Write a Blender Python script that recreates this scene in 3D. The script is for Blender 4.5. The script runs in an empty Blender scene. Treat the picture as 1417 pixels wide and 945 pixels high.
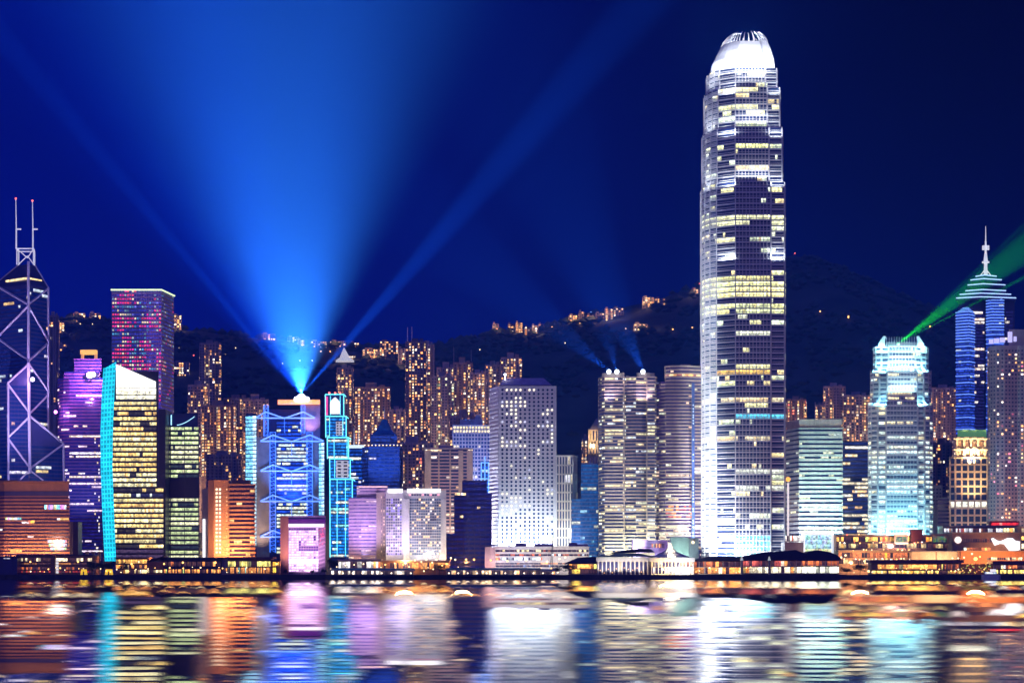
import bpy, math, random
from mathutils import Vector, noise as mnoise

# ------------------------------------------------------------------ scene, camera, sky, light
random.seed(11)
S = bpy.context.scene
COL = S.collection
R = math.radians

FPX, CX, YH, CAM_Z = 2730.0, 708.5, 790.5, 4.0     # focal length / centre / horizon in photo pixels
cam = bpy.data.cameras.new('camera'); cam_o = bpy.data.objects.new('camera', cam); COL.objects.link(cam_o)
cam.sensor_width = 36.0; cam.lens = FPX * 36.0 / 1417.0
cam.shift_y = (YH - 472.5) / 1417.0
cam.clip_start = 0.5; cam.clip_end = 20000
cam_o.location = (0, 0, CAM_Z); cam_o.rotation_euler = (R(90), 0, 0)
S.camera = cam_o

w = bpy.data.worlds.new('World'); S.world = w; w.use_nodes = True
nt = w.node_tree; N = nt.nodes; L = nt.links
for n in list(N): N.remove(n)
out = N.new('ShaderNodeOutputWorld'); bg = N.new('ShaderNodeBackground')
sky = N.new('ShaderNodeTexSky'); sky.sky_type = 'NISHITA'; sky.sun_disc = False
sky.sun_elevation = R(-7); sky.sun_rotation = R(-160)
tc = N.new('ShaderNodeTexCoord'); sep = N.new('ShaderNodeSeparateXYZ'); L.new(tc.outputs['Generated'], sep.inputs[0])
def mapr(src, a, b, c=0.0, d=1.0, smooth=True):
    m = N.new('ShaderNodeMapRange'); m.interpolation_type = 'SMOOTHSTEP' if smooth else 'LINEAR'
    m.inputs['From Min'].default_value = a; m.inputs['From Max'].default_value = b
    m.inputs['To Min'].default_value = c; m.inputs['To Max'].default_value = d
    L.new(src, m.inputs['Value']); return m.outputs['Result']
def mixc(fac, a, b, mode='MIX'):
    m = N.new('ShaderNodeMix'); m.data_type = 'RGBA'; m.blend_type = mode
    if hasattr(fac, 'links'): L.new(fac, m.inputs['Factor'])
    else: m.inputs['Factor'].default_value = fac
    for i, s in ((6, a), (7, b)):
        if hasattr(s, 'links'): L.new(s, m.inputs[i])
        else: m.inputs[i].default_value = (*s, 1)
    return m.outputs[2]
# night sky over the city: deep blue to the left, nearly black to the upper right; city glow from the far shore behind
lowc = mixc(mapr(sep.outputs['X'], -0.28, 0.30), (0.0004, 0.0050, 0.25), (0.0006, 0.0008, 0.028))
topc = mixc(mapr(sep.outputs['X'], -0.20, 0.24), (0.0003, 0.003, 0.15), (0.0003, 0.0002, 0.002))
front = mixc(mapr(sep.outputs['Z'], 0.38, 0.75), mixc(mapr(sep.outputs['Z'], 0.02, 0.29), lowc, topc), (0.002, 0.006, 0.17))  # unseen zenith made bluer, added to lift haze, hills and facades
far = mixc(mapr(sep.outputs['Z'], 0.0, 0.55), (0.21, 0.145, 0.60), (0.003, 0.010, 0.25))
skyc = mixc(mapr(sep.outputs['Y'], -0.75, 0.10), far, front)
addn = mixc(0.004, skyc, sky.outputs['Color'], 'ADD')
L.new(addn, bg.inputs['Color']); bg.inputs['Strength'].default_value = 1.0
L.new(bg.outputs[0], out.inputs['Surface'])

fill_sun = bpy.data.lights.new('fill_sun', 'SUN'); fill_sun.energy = 0.12; fill_sun.angle = R(2); fill_sun.color = (0.75, 0.72, 1.0)  # faint fill added from behind to shape the facades, no known moon
fill_sun_o = bpy.data.objects.new('fill_sun', fill_sun); COL.objects.link(fill_sun_o); fill_sun_o.rotation_euler = (R(62), 0, R(-28))

S.view_settings.view_transform = 'Standard'; S.view_settings.look = 'None'
S.view_settings.exposure = 0.2; S.view_settings.gamma = 1.0; S.view_settings.use_curve_mapping = False
S.render.engine = 'CYCLES'
cy = S.cycles
cy.max_bounces = 5; cy.diffuse_bounces = 1; cy.glossy_bounces = 3; cy.volume_bounces = 0
cy.transmission_bounces = 3; cy.transparent_max_bounces = 8
cy.sample_clamp_indirect = 80.0; cy.sample_clamp_direct = 0
cy.caustics_reflective = False; cy.caustics_refractive = False
cy.use_denoising = True

GZ = 1.6            # level of the reclaimed ground above the harbour
HAZE = 0.00016

def wx(px, y): return (px - CX) * y / FPX
def wz(py, y): return CAM_Z + (YH - py) * y / FPX
def P3(px, py, y): return Vector((wx(px, y), y, wz(py, y)))

# ------------------------------------------------------------------ materials
def new_mat(name):
    m = bpy.data.materials.new(name); m.use_nodes = True
    n = m.node_tree.nodes; p = n.get('Principled BSDF'); return m, m.node_tree, p
MATS = {}
def paint(name, col, rough=0.7, var=0.18, scale=0.25, metal=0.0):
    """a weathered solid colour: two octaves of procedural staining and a little bump"""
    if name in MATS: return MATS[name]
    m, t, p = new_mat(name); n, l = t.nodes, t.links
    tc = n.new('ShaderNodeTexCoord'); nz = n.new('ShaderNodeTexNoise'); nz.inputs['Scale'].default_value = scale
    nz.inputs['Detail'].default_value = 5
    mp = n.new('ShaderNodeMapping'); mp.inputs['Scale'].default_value = (1, 1, 0.35)
    l.new(tc.outputs['Object'], mp.inputs[0]); l.new(mp.outputs[0], nz.inputs['Vector'])
    r = n.new('ShaderNodeValToRGB'); e = r.color_ramp.elements
    e[0].position = 0.3; e[1].position = 0.72
    e[0].color = (*[c * (1 - var) for c in col], 1); e[1].color = (*[min(1, c * (1 + var)) for c in col], 1)
    l.new(nz.outputs['Fac'], r.inputs[0]); l.new(r.outputs[0], p.inputs['Base Color'])
    p.inputs['Roughness'].default_value = rough; p.inputs['Metallic'].default_value = metal
    MATS[name] = m; return m
def light_mat(name, col, strength, base=(0.3, 0.3, 0.3), sample=False):
    if name in MATS: return MATS[name]
    m, t, p = new_mat(name)
    p.inputs['Base Color'].default_value = (*base, 1); p.inputs['Roughness'].default_value = 0.5
    p.inputs['Emission Color'].default_value = (*col, 1); p.inputs['Emission Strength'].default_value = strength
    try: m.cycles.emission_sampling = 'AUTO' if sample else 'NONE'
    except Exception: pass
    MATS[name] = m; return m
def glass_mat(name, tint, rough=0.12, mode='glow'):
    """window glass: dark reflective panes; room light, or a painted dim glow on unlit panes, comes from the face attribute (or object colour)"""
    m, t, p = new_mat(name); n, l = t.nodes, t.links
    p.inputs['Base Color'].default_value = (*tint, 1); p.inputs['Roughness'].default_value = rough
    p.inputs['Specular IOR Level'].default_value = 0.6
    if mode == 'glow':
        a = n.new('ShaderNodeAttribute'); a.attribute_name = 'glow'; col = a.outputs['Color']
    else:
        oi = n.new('ShaderNodeObjectInfo'); col = oi.outputs['Color']
    uv = n.new('ShaderNodeUVMap'); uv.uv_map = 'pane'
    sp = n.new('ShaderNodeSeparateXYZ'); l.new(uv.outputs[0], sp.inputs[0])
    tcn = n.new('ShaderNodeTexCoord'); nz = n.new('ShaderNodeTexNoise'); nz.inputs['Scale'].default_value = 0.55; nz.inputs['Detail'].default_value = 4; nz.inputs['Roughness'].default_value = .7
    l.new(tcn.outputs['Object'], nz.inputs['Vector'])
    mr = n.new('ShaderNodeMapRange'); l.new(nz.outputs['Fac'], mr.inputs['Value'])
    mr.inputs['From Min'].default_value = 0.34; mr.inputs['From Max'].default_value = 0.64
    mr.inputs['To Min'].default_value = 0.4; mr.inputs['To Max'].default_value = 2.6
    mv = n.new('ShaderNodeMapRange'); l.new(sp.outputs['Y'], mv.inputs['Value'])
    mv.inputs['From Min'].default_value = 0.0; mv.inputs['From Max'].default_value = 1.0
    mv.inputs['To Min'].default_value = 0.62; mv.inputs['To Max'].default_value = 1.25
    mu = n.new('ShaderNodeMath'); mu.operation = 'MULTIPLY'; l.new(mr.outputs[0], mu.inputs[0]); l.new(mv.outputs[0], mu.inputs[1])
    l.new(col, p.inputs['Emission Color']); l.new(mu.outputs[0], p.inputs['Emission Strength'])
    try: m.cycles.emission_sampling = 'NONE'
    except Exception: pass
    MATS[name] = m; return m
GLASS = glass_mat('window_glass', (0.012, 0.018, 0.05))
GLASS_BLUE = glass_mat('blue_window_glass', (0.01, 0.03, 0.12), 0.1)
GLASS_PLUM = glass_mat('plum_window_glass', (0.03, 0.012, 0.05), 0.15)
HOME = glass_mat('home_window_glass', (0.015, 0.015, 0.04), 0.15, mode='object')

# ------------------------------------------------------------------ mesh building
class MB:
    def __init__(s): s.v = []; s.f = []; s.c = []; s.uv = []; s.mi = []; s.lit = False
    def add(s, verts, faces, cols=None, uvs=None, mi=0):
        b = len(s.v); s.v += [tuple(p) for p in verts]
        for i, f in enumerate(faces):
            s.f.append(tuple(b + k for k in f)); s.mi.append(mi)
            s.c.append(cols[i] if cols else (0, 0, 0)); s.uv.append(uvs[i] if uvs else None)
        if cols: s.lit = True
        return s
    def box(s, x0, x1, y0, y1, z0, z1, mi=0):
        v = [(x0,y0,z0),(x1,y0,z0),(x1,y1,z0),(x0,y1,z0),(x0,y0,z1),(x1,y0,z1),(x1,y1,z1),(x0,y1,z1)]
        return s.add(v, [(3,2,1,0),(4,5,6,7),(0,1,5,4),(1,2,6,5),(2,3,7,6),(3,0,4,7)], mi=mi)
    def prism(s, poly, z0, z1, bottom=False, top=True, mi=0):
        """z1 may be one height or one per corner (a sloped top)"""
        n = len(poly); zt = z1 if isinstance(z1, (list, tuple)) else [z1] * n
        v = [(p[0], p[1], z0) for p in poly] + [(p[0], p[1], z) for p, z in zip(poly, zt)]
        f = [(i, (i + 1) % n, n + (i + 1) % n, n + i) for i in range(n)]
        if top: f.append(tuple(range(n, 2 * n)))
        if bottom: f.append(tuple(range(n - 1, -1, -1)))
        return s.add(v, f, mi=mi)
    def loft(s, rings, cap=True, mi=0):
        n = len(rings[0]); v = [p for r in rings for p in r]; f = []
        for k in range(len(rings) - 1):
            for i in range(n):
                j = (i + 1) % n
                f.append((k*n+i, k*n+j, (k+1)*n+j, (k+1)*n+i))
        if cap: f.append(tuple(range((len(rings)-1)*n, len(rings)*n)))
        return s.add(v, f, mi=mi)
    def ledge(s, poly, d, z0, z1):
        o = offset(poly, d); n = len(poly)
        v = [(p[0], p[1], z) for z in (z0, z1) for p in o] + [(p[0], p[1], z) for z in (z0, z1) for p in poly]
        f = []
        for i in range(n):
            j = (i + 1) % n
            f += [(i, j, n + j, n + i), (n + i, n + j, 3*n + j, 3*n + i), (2*n + i, 2*n + j, j, i)]
        return s.add(v, f)
    def tube(s, p, q, r, n=6, r2=None, cap=True):
        p, q = Vector(p), Vector(q); d = (q - p).normalized()
        a = d.orthogonal().normalized(); b = d.cross(a); r2 = r if r2 is None else r2
        ra = [p + (a * math.cos(t) + b * math.sin(t)) * r for t in [2*math.pi*i/n for i in range(n)]]
        rb = [q + (a * math.cos(t) + b * math.sin(t)) * r2 for t in [2*math.pi*i/n for i in range(n)]]
        v = ra + rb; f = [(i, (i+1) % n, n + (i+1) % n, n + i) for i in range(n)]
        if cap: f += [tuple(range(n-1, -1, -1)), tuple(range(n, 2*n))]
        return s.add(v, f)
    def ball(s, c, r, n=8, m=5, sz=1.0):
        c = Vector(c); v = [c + Vector((0, 0, -r*sz))]; f = []
        for k in range(1, m):
            t = math.pi * k / m
            v += [c + Vector((math.sin(t)*math.cos(2*math.pi*i/n)*r, math.sin(t)*math.sin(2*math.pi*i/n)*r, -math.cos(t)*r*sz)) for i in range(n)]
        v.append(c + Vector((0, 0, r*sz))); top = len(v) - 1
        for i in range(n): f.append((0, 1 + (i+1) % n, 1 + i)); f.append((top, top - n + i, top - n + (i+1) % n))
        for k in range(m - 2):
            for i in range(n):
                a = 1 + k*n + i; b = 1 + k*n + (i+1) % n; f.append((a, b, b + n, a + n))
        return s.add(v, f)
    def panes(s, pts, z0, z1, cols):
        """a run of window panes along pts, one colour per pane, sharing their edges"""
        n = len(pts); v = [(p[0], p[1], z) for z in (z0, z1) for p in pts]
        f = [(i, i+1, n+i+1, n+i) for i in range(n-1)]
        return s.add(v, f, cols, [((0,0),(1,0),(1,1),(0,1))] * (n-1))
    def quad(s, a, b, c, d, col=(0,0,0)):
        return s.add([a, b, c, d], [(0,1,2,3)], [col], [((0,0),(1,0),(1,1),(0,1))])
    def build(s, name, mat, parent=None, smooth=False):
        me = bpy.data.meshes.new(name)
        off = Vector(parent.matrix_world.translation) if parent else Vector((0, 0, 0))
        q = parent
        if parent: off = world_loc(parent)
        me.from_pydata([(p[0]-off.x, p[1]-off.y, p[2]-off.z) for p in s.v], [], s.f)
        for mt in (mat if isinstance(mat, (list, tuple)) else [mat]): me.materials.append(mt)
        if isinstance(mat, (list, tuple)): me.polygons.foreach_set('material_index', s.mi)
        if s.lit:
            ca = me.color_attributes.new('glow', 'FLOAT_COLOR', 'CORNER'); arr = []
            ul = me.uv_layers.new(name='pane'); ua = []
            for f, c, u in zip(s.f, s.c, s.uv):
                for k in range(len(f)):
                    arr += [c[0], c[1], c[2], 1.0]; ua += list(u[k]) if u else [0.5, 0.5]
            ca.data.foreach_set('color', arr); ul.data.foreach_set('uv', ua)
        if smooth: me.polygons.foreach_set('use_smooth', [True] * len(s.f))
        o = bpy.data.objects.new(name, me); COL.objects.link(o)
        if parent: o.parent = parent
        return o

def world_loc(o):
    v = Vector((0, 0, 0))
    while o: v += o.location; o = o.parent
    return v
def offset(poly, d):
    n = len(poly); out = []
    for i in range(n):
        a, b, c = Vector(poly[i-1][:2]), Vector(poly[i][:2]), Vector(poly[(i+1) % n][:2])
        e1, e2 = (b - a).normalized(), (c - b).normalized()
        n1, n2 = Vector((e1.y, -e1.x)), Vector((e2.y, -e2.x))
        m = n1 + n2; m = m / max(0.35, m.length_squared) * 2
        if m.length > 2: m = m.normalized() * 2
        out.append((b.x + m.x*d*1.0, b.y + m.y*d*1.0))
    return out

def thing(name, label, cat, loc, group=None):
    o = bpy.data.objects.new(name, None); COL.objects.link(o); o.location = loc
    o.empty_display_size = 2
    o['label'] = label; o['category'] = cat
    if group: o['group'] = group
    return o
def tag(o, label=None, cat=None, group=None, kind=None):
    for k, v in (('label', label), ('category', cat), ('group', group), ('kind', kind)):
        if v: o[k] = v
    return o

def spot(loc, target, power, col, ang=60, blend=0.8, size=0.8, name='floodlight'):
    d = bpy.data.lights.new(name, 'SPOT'); d.energy = power; d.color = col
    d.spot_size = R(ang); d.spot_blend = blend; d.shadow_soft_size = size
    o = bpy.data.objects.new(name, d); COL.objects.link(o); o.location = loc
    o.rotation_euler = (Vector(target) - Vector(loc)).to_track_quat('-Z', 'Y').to_euler(); return o
def strip(px0, px1, py, D, front, up, power, col, name='light_trough', dy0=0.0, dy1=0.0):
    """a long trough light lying on a ledge, washing the face above it"""
    a = Vector((wx(px0, D+dy0), D + dy0 - front, wz(py, D))); b = Vector((wx(px1, D+dy1), D + dy1 - front, wz(py, D)))
    d = bpy.data.lights.new(name, 'AREA'); d.shape = 'RECTANGLE'; d.size = (b-a).length; d.size_y = .5; d.energy = power; d.color = col
    o = bpy.data.objects.new(name, d); COL.objects.link(o); o.location = (a+b)/2
    x = (b-a).normalized(); n = Vector((x.y, -x.x, 0)); aim = (Vector((0,0,1))*up - n*front).normalized(); y = aim.cross(x)
    from mathutils import Matrix
    o.rotation_euler = Matrix((x, y, -aim)).transposed().to_euler() if False else Matrix(((x.x,-y.x,-aim.x),(x.y,-y.y,-aim.y),(x.z,-y.z,-aim.z))).to_euler()
    return o
def flood(px, D, front, tpy, power, col, ang=70, dz=2.0, tpx=None, blend=0.9):
    """a floodlight on the ground in front of a facade at depth D, washing up its face"""
    y = D - front
    return spot((wx(px, D), y, GZ + dz), P3(px if tpx is None else tpx, tpy, D), power, col, ang, blend)
def point(loc, power, col, size=0.5, name='point_light'):
    d = bpy.data.lights.new(name, 'POINT'); d.energy = power; d.color = col; d.shadow_soft_size = size
    o = bpy.data.objects.new(name, d); COL.objects.link(o); o.location = loc; return o

# ------------------------------------------------------------------ lit rooms, and dim emission on unlit panes
WARM = [(1.0,.72,.25),(1.0,.8,.38),(1.0,.62,.2),(1.0,.86,.5)]
HOMEC = [(1.0,.42,.10),(1.0,.55,.17),(1.0,.68,.28),(1.0,.36,.08),(1.0,.85,.6),(1.0,.5,.2)]
CREAM = [(1.0,.86,.42),(1.0,.9,.5),(.98,.8,.36),(1.0,.93,.62)]
GREENISH = [(.78,.92,.42),(.85,.95,.5),(.7,.86,.4),(.95,.95,.55)]
COOL = [(.75,.9,1.0),(.85,.95,1.0),(.95,.98,.85),(.9,.85,1.0)]
OFFICE = [(.92,.95,.45),(.95,.9,.4),(.8,.92,.6),(1.0,.8,.35),(.95,1.0,.7)]
def lit(full=.1, dark=.3, p=.3, run=4, pal=OFFICE, br=1.0, dim=(0,0,0), jit=.3):
    return dict(full=full, dark=dark, p=p, run=run, pal=pal, br=br, dim=dim, jit=jit)
def lit_row(n, Lt, mode=None):
    r = random.random()
    if mode is None: mode = 'full' if r < Lt['full'] else 'dark' if r < Lt['full'] + Lt['dark'] else 'some'
    p = {'full': .94, 'dark': .02, 'some': Lt['p']}[mode]
    fc = random.choice(Lt['pal']); fb = Lt['br'] * random.uniform(.65, 1.15)
    on = random.random() < p; outl = []
    for i in range(n):
        if random.random() < 1.0 / Lt['run']: on = random.random() < p
        if on:
            c = fc if random.random() < .8 else random.choice(Lt['pal'])
            k = fb * random.uniform(1 - Lt['jit'], 1 + Lt['jit']); outl.append((c[0]*k, c[1]*k, c[2]*k))
        else:
            k = random.uniform(.4, 1.2); d = Lt['dim']; outl.append((d[0]*k, d[1]*k, d[2]*k))  # unlit panes emit a dim tone in place of light on the glass
    return outl

def poly_px(foot, D): return [(wx(px, D + dy), D + dy) for px, dy in foot]
def seen(a, b):
    nx, ny = b[1] - a[1], -(b[0] - a[0]); mx, my = (a[0]+b[0])/2, (a[1]+b[1])/2
    l = math.hypot(nx, ny) * math.hypot(mx, my)
    return l > 0 and (nx*mx + ny*my) / l < 0.2

def tower(name, label, cat, D, segs, fh, band=.55, led=.4, pane=1.7, wall=None, Lt=None, glass=None,
          pier=0, pier_d=.45, pier_w=.5, group=None, base=GZ, blank=(), override=None, roof=True, mech=None, corner=.0, ledge_mid=False, pier_edges=None, finned=()):
    """a storeyed tower: core, spandrel ledges and piers in the wall, one ribbon of panes per storey
    segs: [(foot in (photo px, depth offset), py of its top)], from the ground up; fh: storey height in metres"""
    glass = glass or GLASS
    p0 = poly_px(segs[0][0], D); cx = sum(p[0] for p in p0)/len(p0); cyy = sum(p[1] for p in p0)/len(p0)
    root = thing(name, label, cat, (cx, cyy, base), group)
    wb = MB(); z0 = base; fl = 0
    for si, (foot, ptop) in enumerate(segs):
        poly = poly_px(foot, D); z1 = wz(ptop, D); n = len(poly)
        wb.prism(poly, z0, z1)
        nf = max(1, int(round((z1 - z0) / fh))); h = (z1 - z0) / nf
        for k in range(nf):
            za = z0 + k*h; zb = za + h*(1 - band); py = YH - (za + h*.7 - CAM_Z) * FPX / D; fl += 1
            if any(b0 <= py <= b1 for b0, b1 in blank): continue
            wb.ledge(poly, led, za, zb)
            if ledge_mid: wb.ledge(poly, led*.8, zb + (za+h-zb)*.30, zb + (za+h-zb)*.30 + .35)
            for i in finned:    # stacked fins close most of the storey height on these faces
                a, b = poly[i], poly[(i+1) % n]; d = Vector((b[0]-a[0], b[1]-a[1])).normalized(); nn = Vector((d.y, -d.x)); g = za + h - zb
                for f0, f1 in ((.10, .30), (.52, .70)):
                    q = [Vector(a) + nn*.05, Vector(b) + nn*.05, Vector(b) + nn*led*.9, Vector(a) + nn*led*.9]
                    wb.add([(*p_, zb + g*ff) for ff in (f0, f1) for p_ in q], [(3,2,1,0),(4,5,6,7),(2,3,7,6),(0,3,7,4)[::-1],(1,2,6,5)])
            o = offset(poly, .07); m = MB()
            for i in range(n):
                a, b = o[i], o[(i+1) % n]
                if not seen(a, b): continue
                ln = math.hypot(b[0]-a[0], b[1]-a[1])
                if ln < .8: continue
                c = max(1, int(round(ln / pane)))
                pts = [(a[0] + (b[0]-a[0])*t/c, a[1] + (b[1]-a[1])*t/c) for t in range(c+1)]
                ov = override(py, i, c) if override else None
                m.panes(pts, zb, za + h, ov if ov is not None else lit_row(c, Lt))
            if m.f: m.build('window_band', glass, root)
        if pier:
            for i in range(n):
                a, b = poly[i], poly[(i+1) % n]
                if not seen(a, b): continue
                ln = math.hypot(b[0]-a[0], b[1]-a[1]); c = max(1, int(round(ln / (pane*pier)))) if pier_edges is None or i in pier_edges else 1
                d = Vector((b[0]-a[0], b[1]-a[1])).normalized(); nn = Vector((d.y, -d.x))
                for t in range(c+1):
                    q = Vector(a) + d * (ln*t/c); u = d * pier_w/2
                    if t in (0, c) and corner: u = d * corner/2
                    pl = [q - u - nn*.2 + nn*0, q - u + nn*pier_d, q + u + nn*pier_d, q + u - nn*.2]
                    wb.prism([(x.x, x.y) for x in (pl[1], pl[2], pl[3], pl[0])], z0 + .02*si, z1 + .15)
        z0 = z1
    wb.build('wall', wall, root)
    if roof:
        r = MB(); poly = poly_px(segs[-1][0], D); o = offset(poly, led + .1)
        r.prism(o, z0 + .16, z0 + 1.3, bottom=True)
        xs = [p[0] for p in poly]; ys = [p[1] for p in poly]
        wdt = max(xs) - min(xs); dep = max(ys) - min(ys); mx = (max(xs)+min(xs))/2; my = (max(ys)+min(ys))/2
        for (u0, u1, v0, v1, hh) in (mech if mech is not None else [(-.28, .22, -.2, .25, 3.2), (.05, .3, -.15, .2, 5.0)]):
            r.box(mx + u0*wdt, mx + u1*wdt, my + v0*dep, my + v1*dep, z0 + 1.3, z0 + 1.3 + hh)
        r.build('roof', wall, root)
    root['_top'] = z0
    return root

_pane_mesh = None
def pane_mesh():
    global _pane_mesh
    if _pane_mesh is None:
        m = MB(); v = [(-.5,-1,-.5),(.5,-1,-.5),(.5,-1,.5),(-.5,-1,.5),(-.5,0,-.5),(.5,0,-.5),(.5,0,.5),(-.5,0,.5)]
        u = ((0,0),(1,0),(1,1),(0,1))
        m.add(v, [(0,1,2,3),(1,5,6,2),(4,0,3,7),(3,2,6,7),(4,5,1,0)], [(0,0,0)]*5, [u, u, u, u, u])
        o = m.build('window', HOME); _pane_mesh = o.data; bpy.data.objects.remove(o)
    return _pane_mesh
def punched(root, spots, cap=100, thick=.12):
    """spots: (x, y, z, angle, w, h, colour). The best lit ones are windows of their own, the rest one mass"""
    spots.sort(key=lambda s: -(s[6][0] + s[6][1]))
    off = world_loc(root); pm = pane_mesh()
    for (x, y, z, a, w_, h_, c) in spots[:cap]:
        o = bpy.data.objects.new('window', pm); COL.objects.link(o); o.parent = root
        o.location = (x - off.x, y - off.y, z - off.z); o.rotation_euler = (0, 0, a); o.scale = (w_, thick, h_); o.color = (*c, 1)
    rest = spots[cap:]
    if rest:
        m = MB()
        for (x, y, z, a, w_, h_, c) in rest:
            d = Vector((math.cos(a), math.sin(a), 0)) * w_/2; nn = Vector((math.sin(a), -math.cos(a), 0)) * thick
            q = Vector((x, y, z)) + nn; hz = Vector((0, 0, h_/2))
            m.quad(q - d - hz, q + d - hz, q + d + hz, q - d + hz, c)
        tag(m.build('windows', GLASS, root), kind='stuff')
def home_grid(poly, z0, z1, pitch, colw, ww, wh, frac, pal, br, zvis=None, cluster=.5):
    out_ = []; n = len(poly)
    for i in range(n):
        a, b = poly[i], poly[(i+1) % n]
        if not seen(a, b): continue
        ln = math.hypot(b[0]-a[0], b[1]-a[1])
        if ln < colw*.8: continue
        c = max(1, int(ln / colw)); ang = math.atan2(b[1]-a[1], b[0]-a[0]); nf = int((z1 - z0) / pitch)
        for k in range(c):
            t = (k + .5) / c; x = a[0] + (b[0]-a[0])*t; y = a[1] + (b[1]-a[1])*t; on = False
            colp = frac * random.choice((.35, .8, 1.0, 1.9))
            for j in range(nf):
                z = z1 - (j + .6) * pitch
                if zvis is not None and z < zvis: break
                if random.random() > cluster: on = random.random() < colp
                if on:
                    cc = random.choice(pal); kk = br * random.choice((.3,.55,.8,1,1.2,1.6)); col = (cc[0]*kk, cc[1]*kk, cc[2]*kk)
                else: col = (0, 0, .0)
                w2 = ww * (random.choice((.7, 1, 1, 1.35)) if on else 1)
                out_.append((x, y, z, ang, min(w2, ln/c*.9), wh, col))
    return out_

# ------------------------------------------------------------------ the setting: harbour, reclaimed ground, hills
def ridge_py(px):
    pts = [(-600,455),(-200,452),(0,446),(100,438),(180,444),(250,452),(370,466),(500,476),(600,476),(680,456),(740,446),(800,432),(860,422),(905,411),(960,397),
           (1030,372),(1090,353),(1130,358),(1170,375),(1230,404),(1320,440),(1417,470),(1700,500),(2100,520)]
    for (a, ya), (b, yb) in zip(pts, pts[1:]):
        if a <= px <= b: t = (px-a)/(b-a); return ya + (yb-ya)*t
    return 520
YR = 3500.0
def hill(x, y):
    if y < 1930: return GZ
    zr = wz(ridge_py(CX + x*FPX/YR), YR) - 6
    if y <= YR: t = (y - 1930) / (YR - 1930); s = 0.62*t + 0.38*t*t*(3 - 2*t)
    else: t = min(1, (y - YR) / 1800); s = 1 - t*t*(3 - 2*t)
    amp = 26 * min(1, (y-1930)/500) * min(1, max(.25, abs(y - YR)/600))
    return max(GZ, GZ + zr*s + amp*(mnoise.noise(Vector((x/260, y/260, 3.1))) + .5*mnoise.noise(Vector((x/90, y/90, 9)))) + 4*mnoise.noise(Vector((x/28, y/28, 1))))
def hill_hit(px, py, y0=1950):
    y = y0
    while y < YR:
        if hill(wx(px, y), y) >= wz(py, y): return y
        y += 8
    return YR - 20

m, t, p = new_mat('harbour_water'); n, l = t.nodes, t.links
p.inputs['Base Color'].default_value = (0.001, 0.002, 0.008, 1); p.inputs['Roughness'].default_value = 0.0; p.inputs['IOR'].default_value = 1.75
geo = n.new('ShaderNodeNewGeometry'); sp = n.new('ShaderNodeSeparateXYZ'); l.new(geo.outputs['Position'], sp.inputs[0])
def wnoise(sx, sy, detail, seed):
    mp = n.new('ShaderNodeMapping'); mp.inputs['Scale'].default_value = (sx, sy, 1); mp.inputs['Location'].default_value = (seed, seed*1.7, 0)
    l.new(geo.outputs['Position'], mp.inputs[0]); q = n.new('ShaderNodeTexNoise'); q.noise_dimensions = '2D'
    q.inputs['Scale'].default_value = 1; q.inputs['Detail'].default_value = detail; q.inputs['Roughness'].default_value = .6
    l.new(mp.outputs[0], q.inputs['Vector']); s = n.new('ShaderNodeMath'); s.operation = 'SUBTRACT'; l.new(q.outputs['Fac'], s.inputs[0]); s.inputs[1].default_value = .5
    return s.outputs[0]
def op(o, a, b):
    q = n.new('ShaderNodeMath'); q.operation = o
    for i, s in enumerate((a, b)):
        if hasattr(s, 'links'): l.new(s, q.inputs[i])
        else: q.inputs[i].default_value = s
    return q.outputs[0]
# long low ripples running away from the shore: steep from side to side, gentle along the view; tilt grows with distance to keep the reflection smear even
fine = wnoise(45.0, 4.0, 1, 5); mid = wnoise(.03, 1.1, 3, 11); swell = wnoise(.05, .09, 2, 31); swell2 = wnoise(.25, .35, 1, 47)
rough_ = op('MINIMUM', op('MULTIPLY', sp.outputs['Y'], .0034), 1.3)
nt_ = op('MULTIPLY', op('ADD', op('MULTIPLY', fine, .85), op('MULTIPLY', mid, .05)), rough_)
ny = op('ADD', op('MULTIPLY', swell, .0008), op('MULTIPLY', swell2, .0005))
# ripple tilt is centred on the camera spot, shaped to smear reflections sideways
rad = op('SQRT', op('ADD', op('MULTIPLY', sp.outputs['X'], sp.outputs['X']), op('MULTIPLY', sp.outputs['Y'], sp.outputs['Y'])), 0)
nx = op('MULTIPLY', nt_, op('DIVIDE', sp.outputs['Y'], rad)); ny = op('SUBTRACT', ny, op('MULTIPLY', nt_, op('DIVIDE', sp.outputs['X'], rad)))
cb = n.new('ShaderNodeCombineXYZ'); l.new(nx, cb.inputs[0]); l.new(ny, cb.inputs[1]); cb.inputs[2].default_value = 1
nv = n.new('ShaderNodeVectorMath'); nv.operation = 'NORMALIZE'; l.new(cb.outputs[0], nv.inputs[0]); l.new(nv.outputs[0], p.inputs['Normal'])
WATER = m
mb = MB(); mb.add([(-4000,-300,0),(4000,-300,0),(4000,1374,0),(-4000,1374,0)], [(0,1,2,3)])
tag(mb.build('water', WATER), kind='structure')

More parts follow.
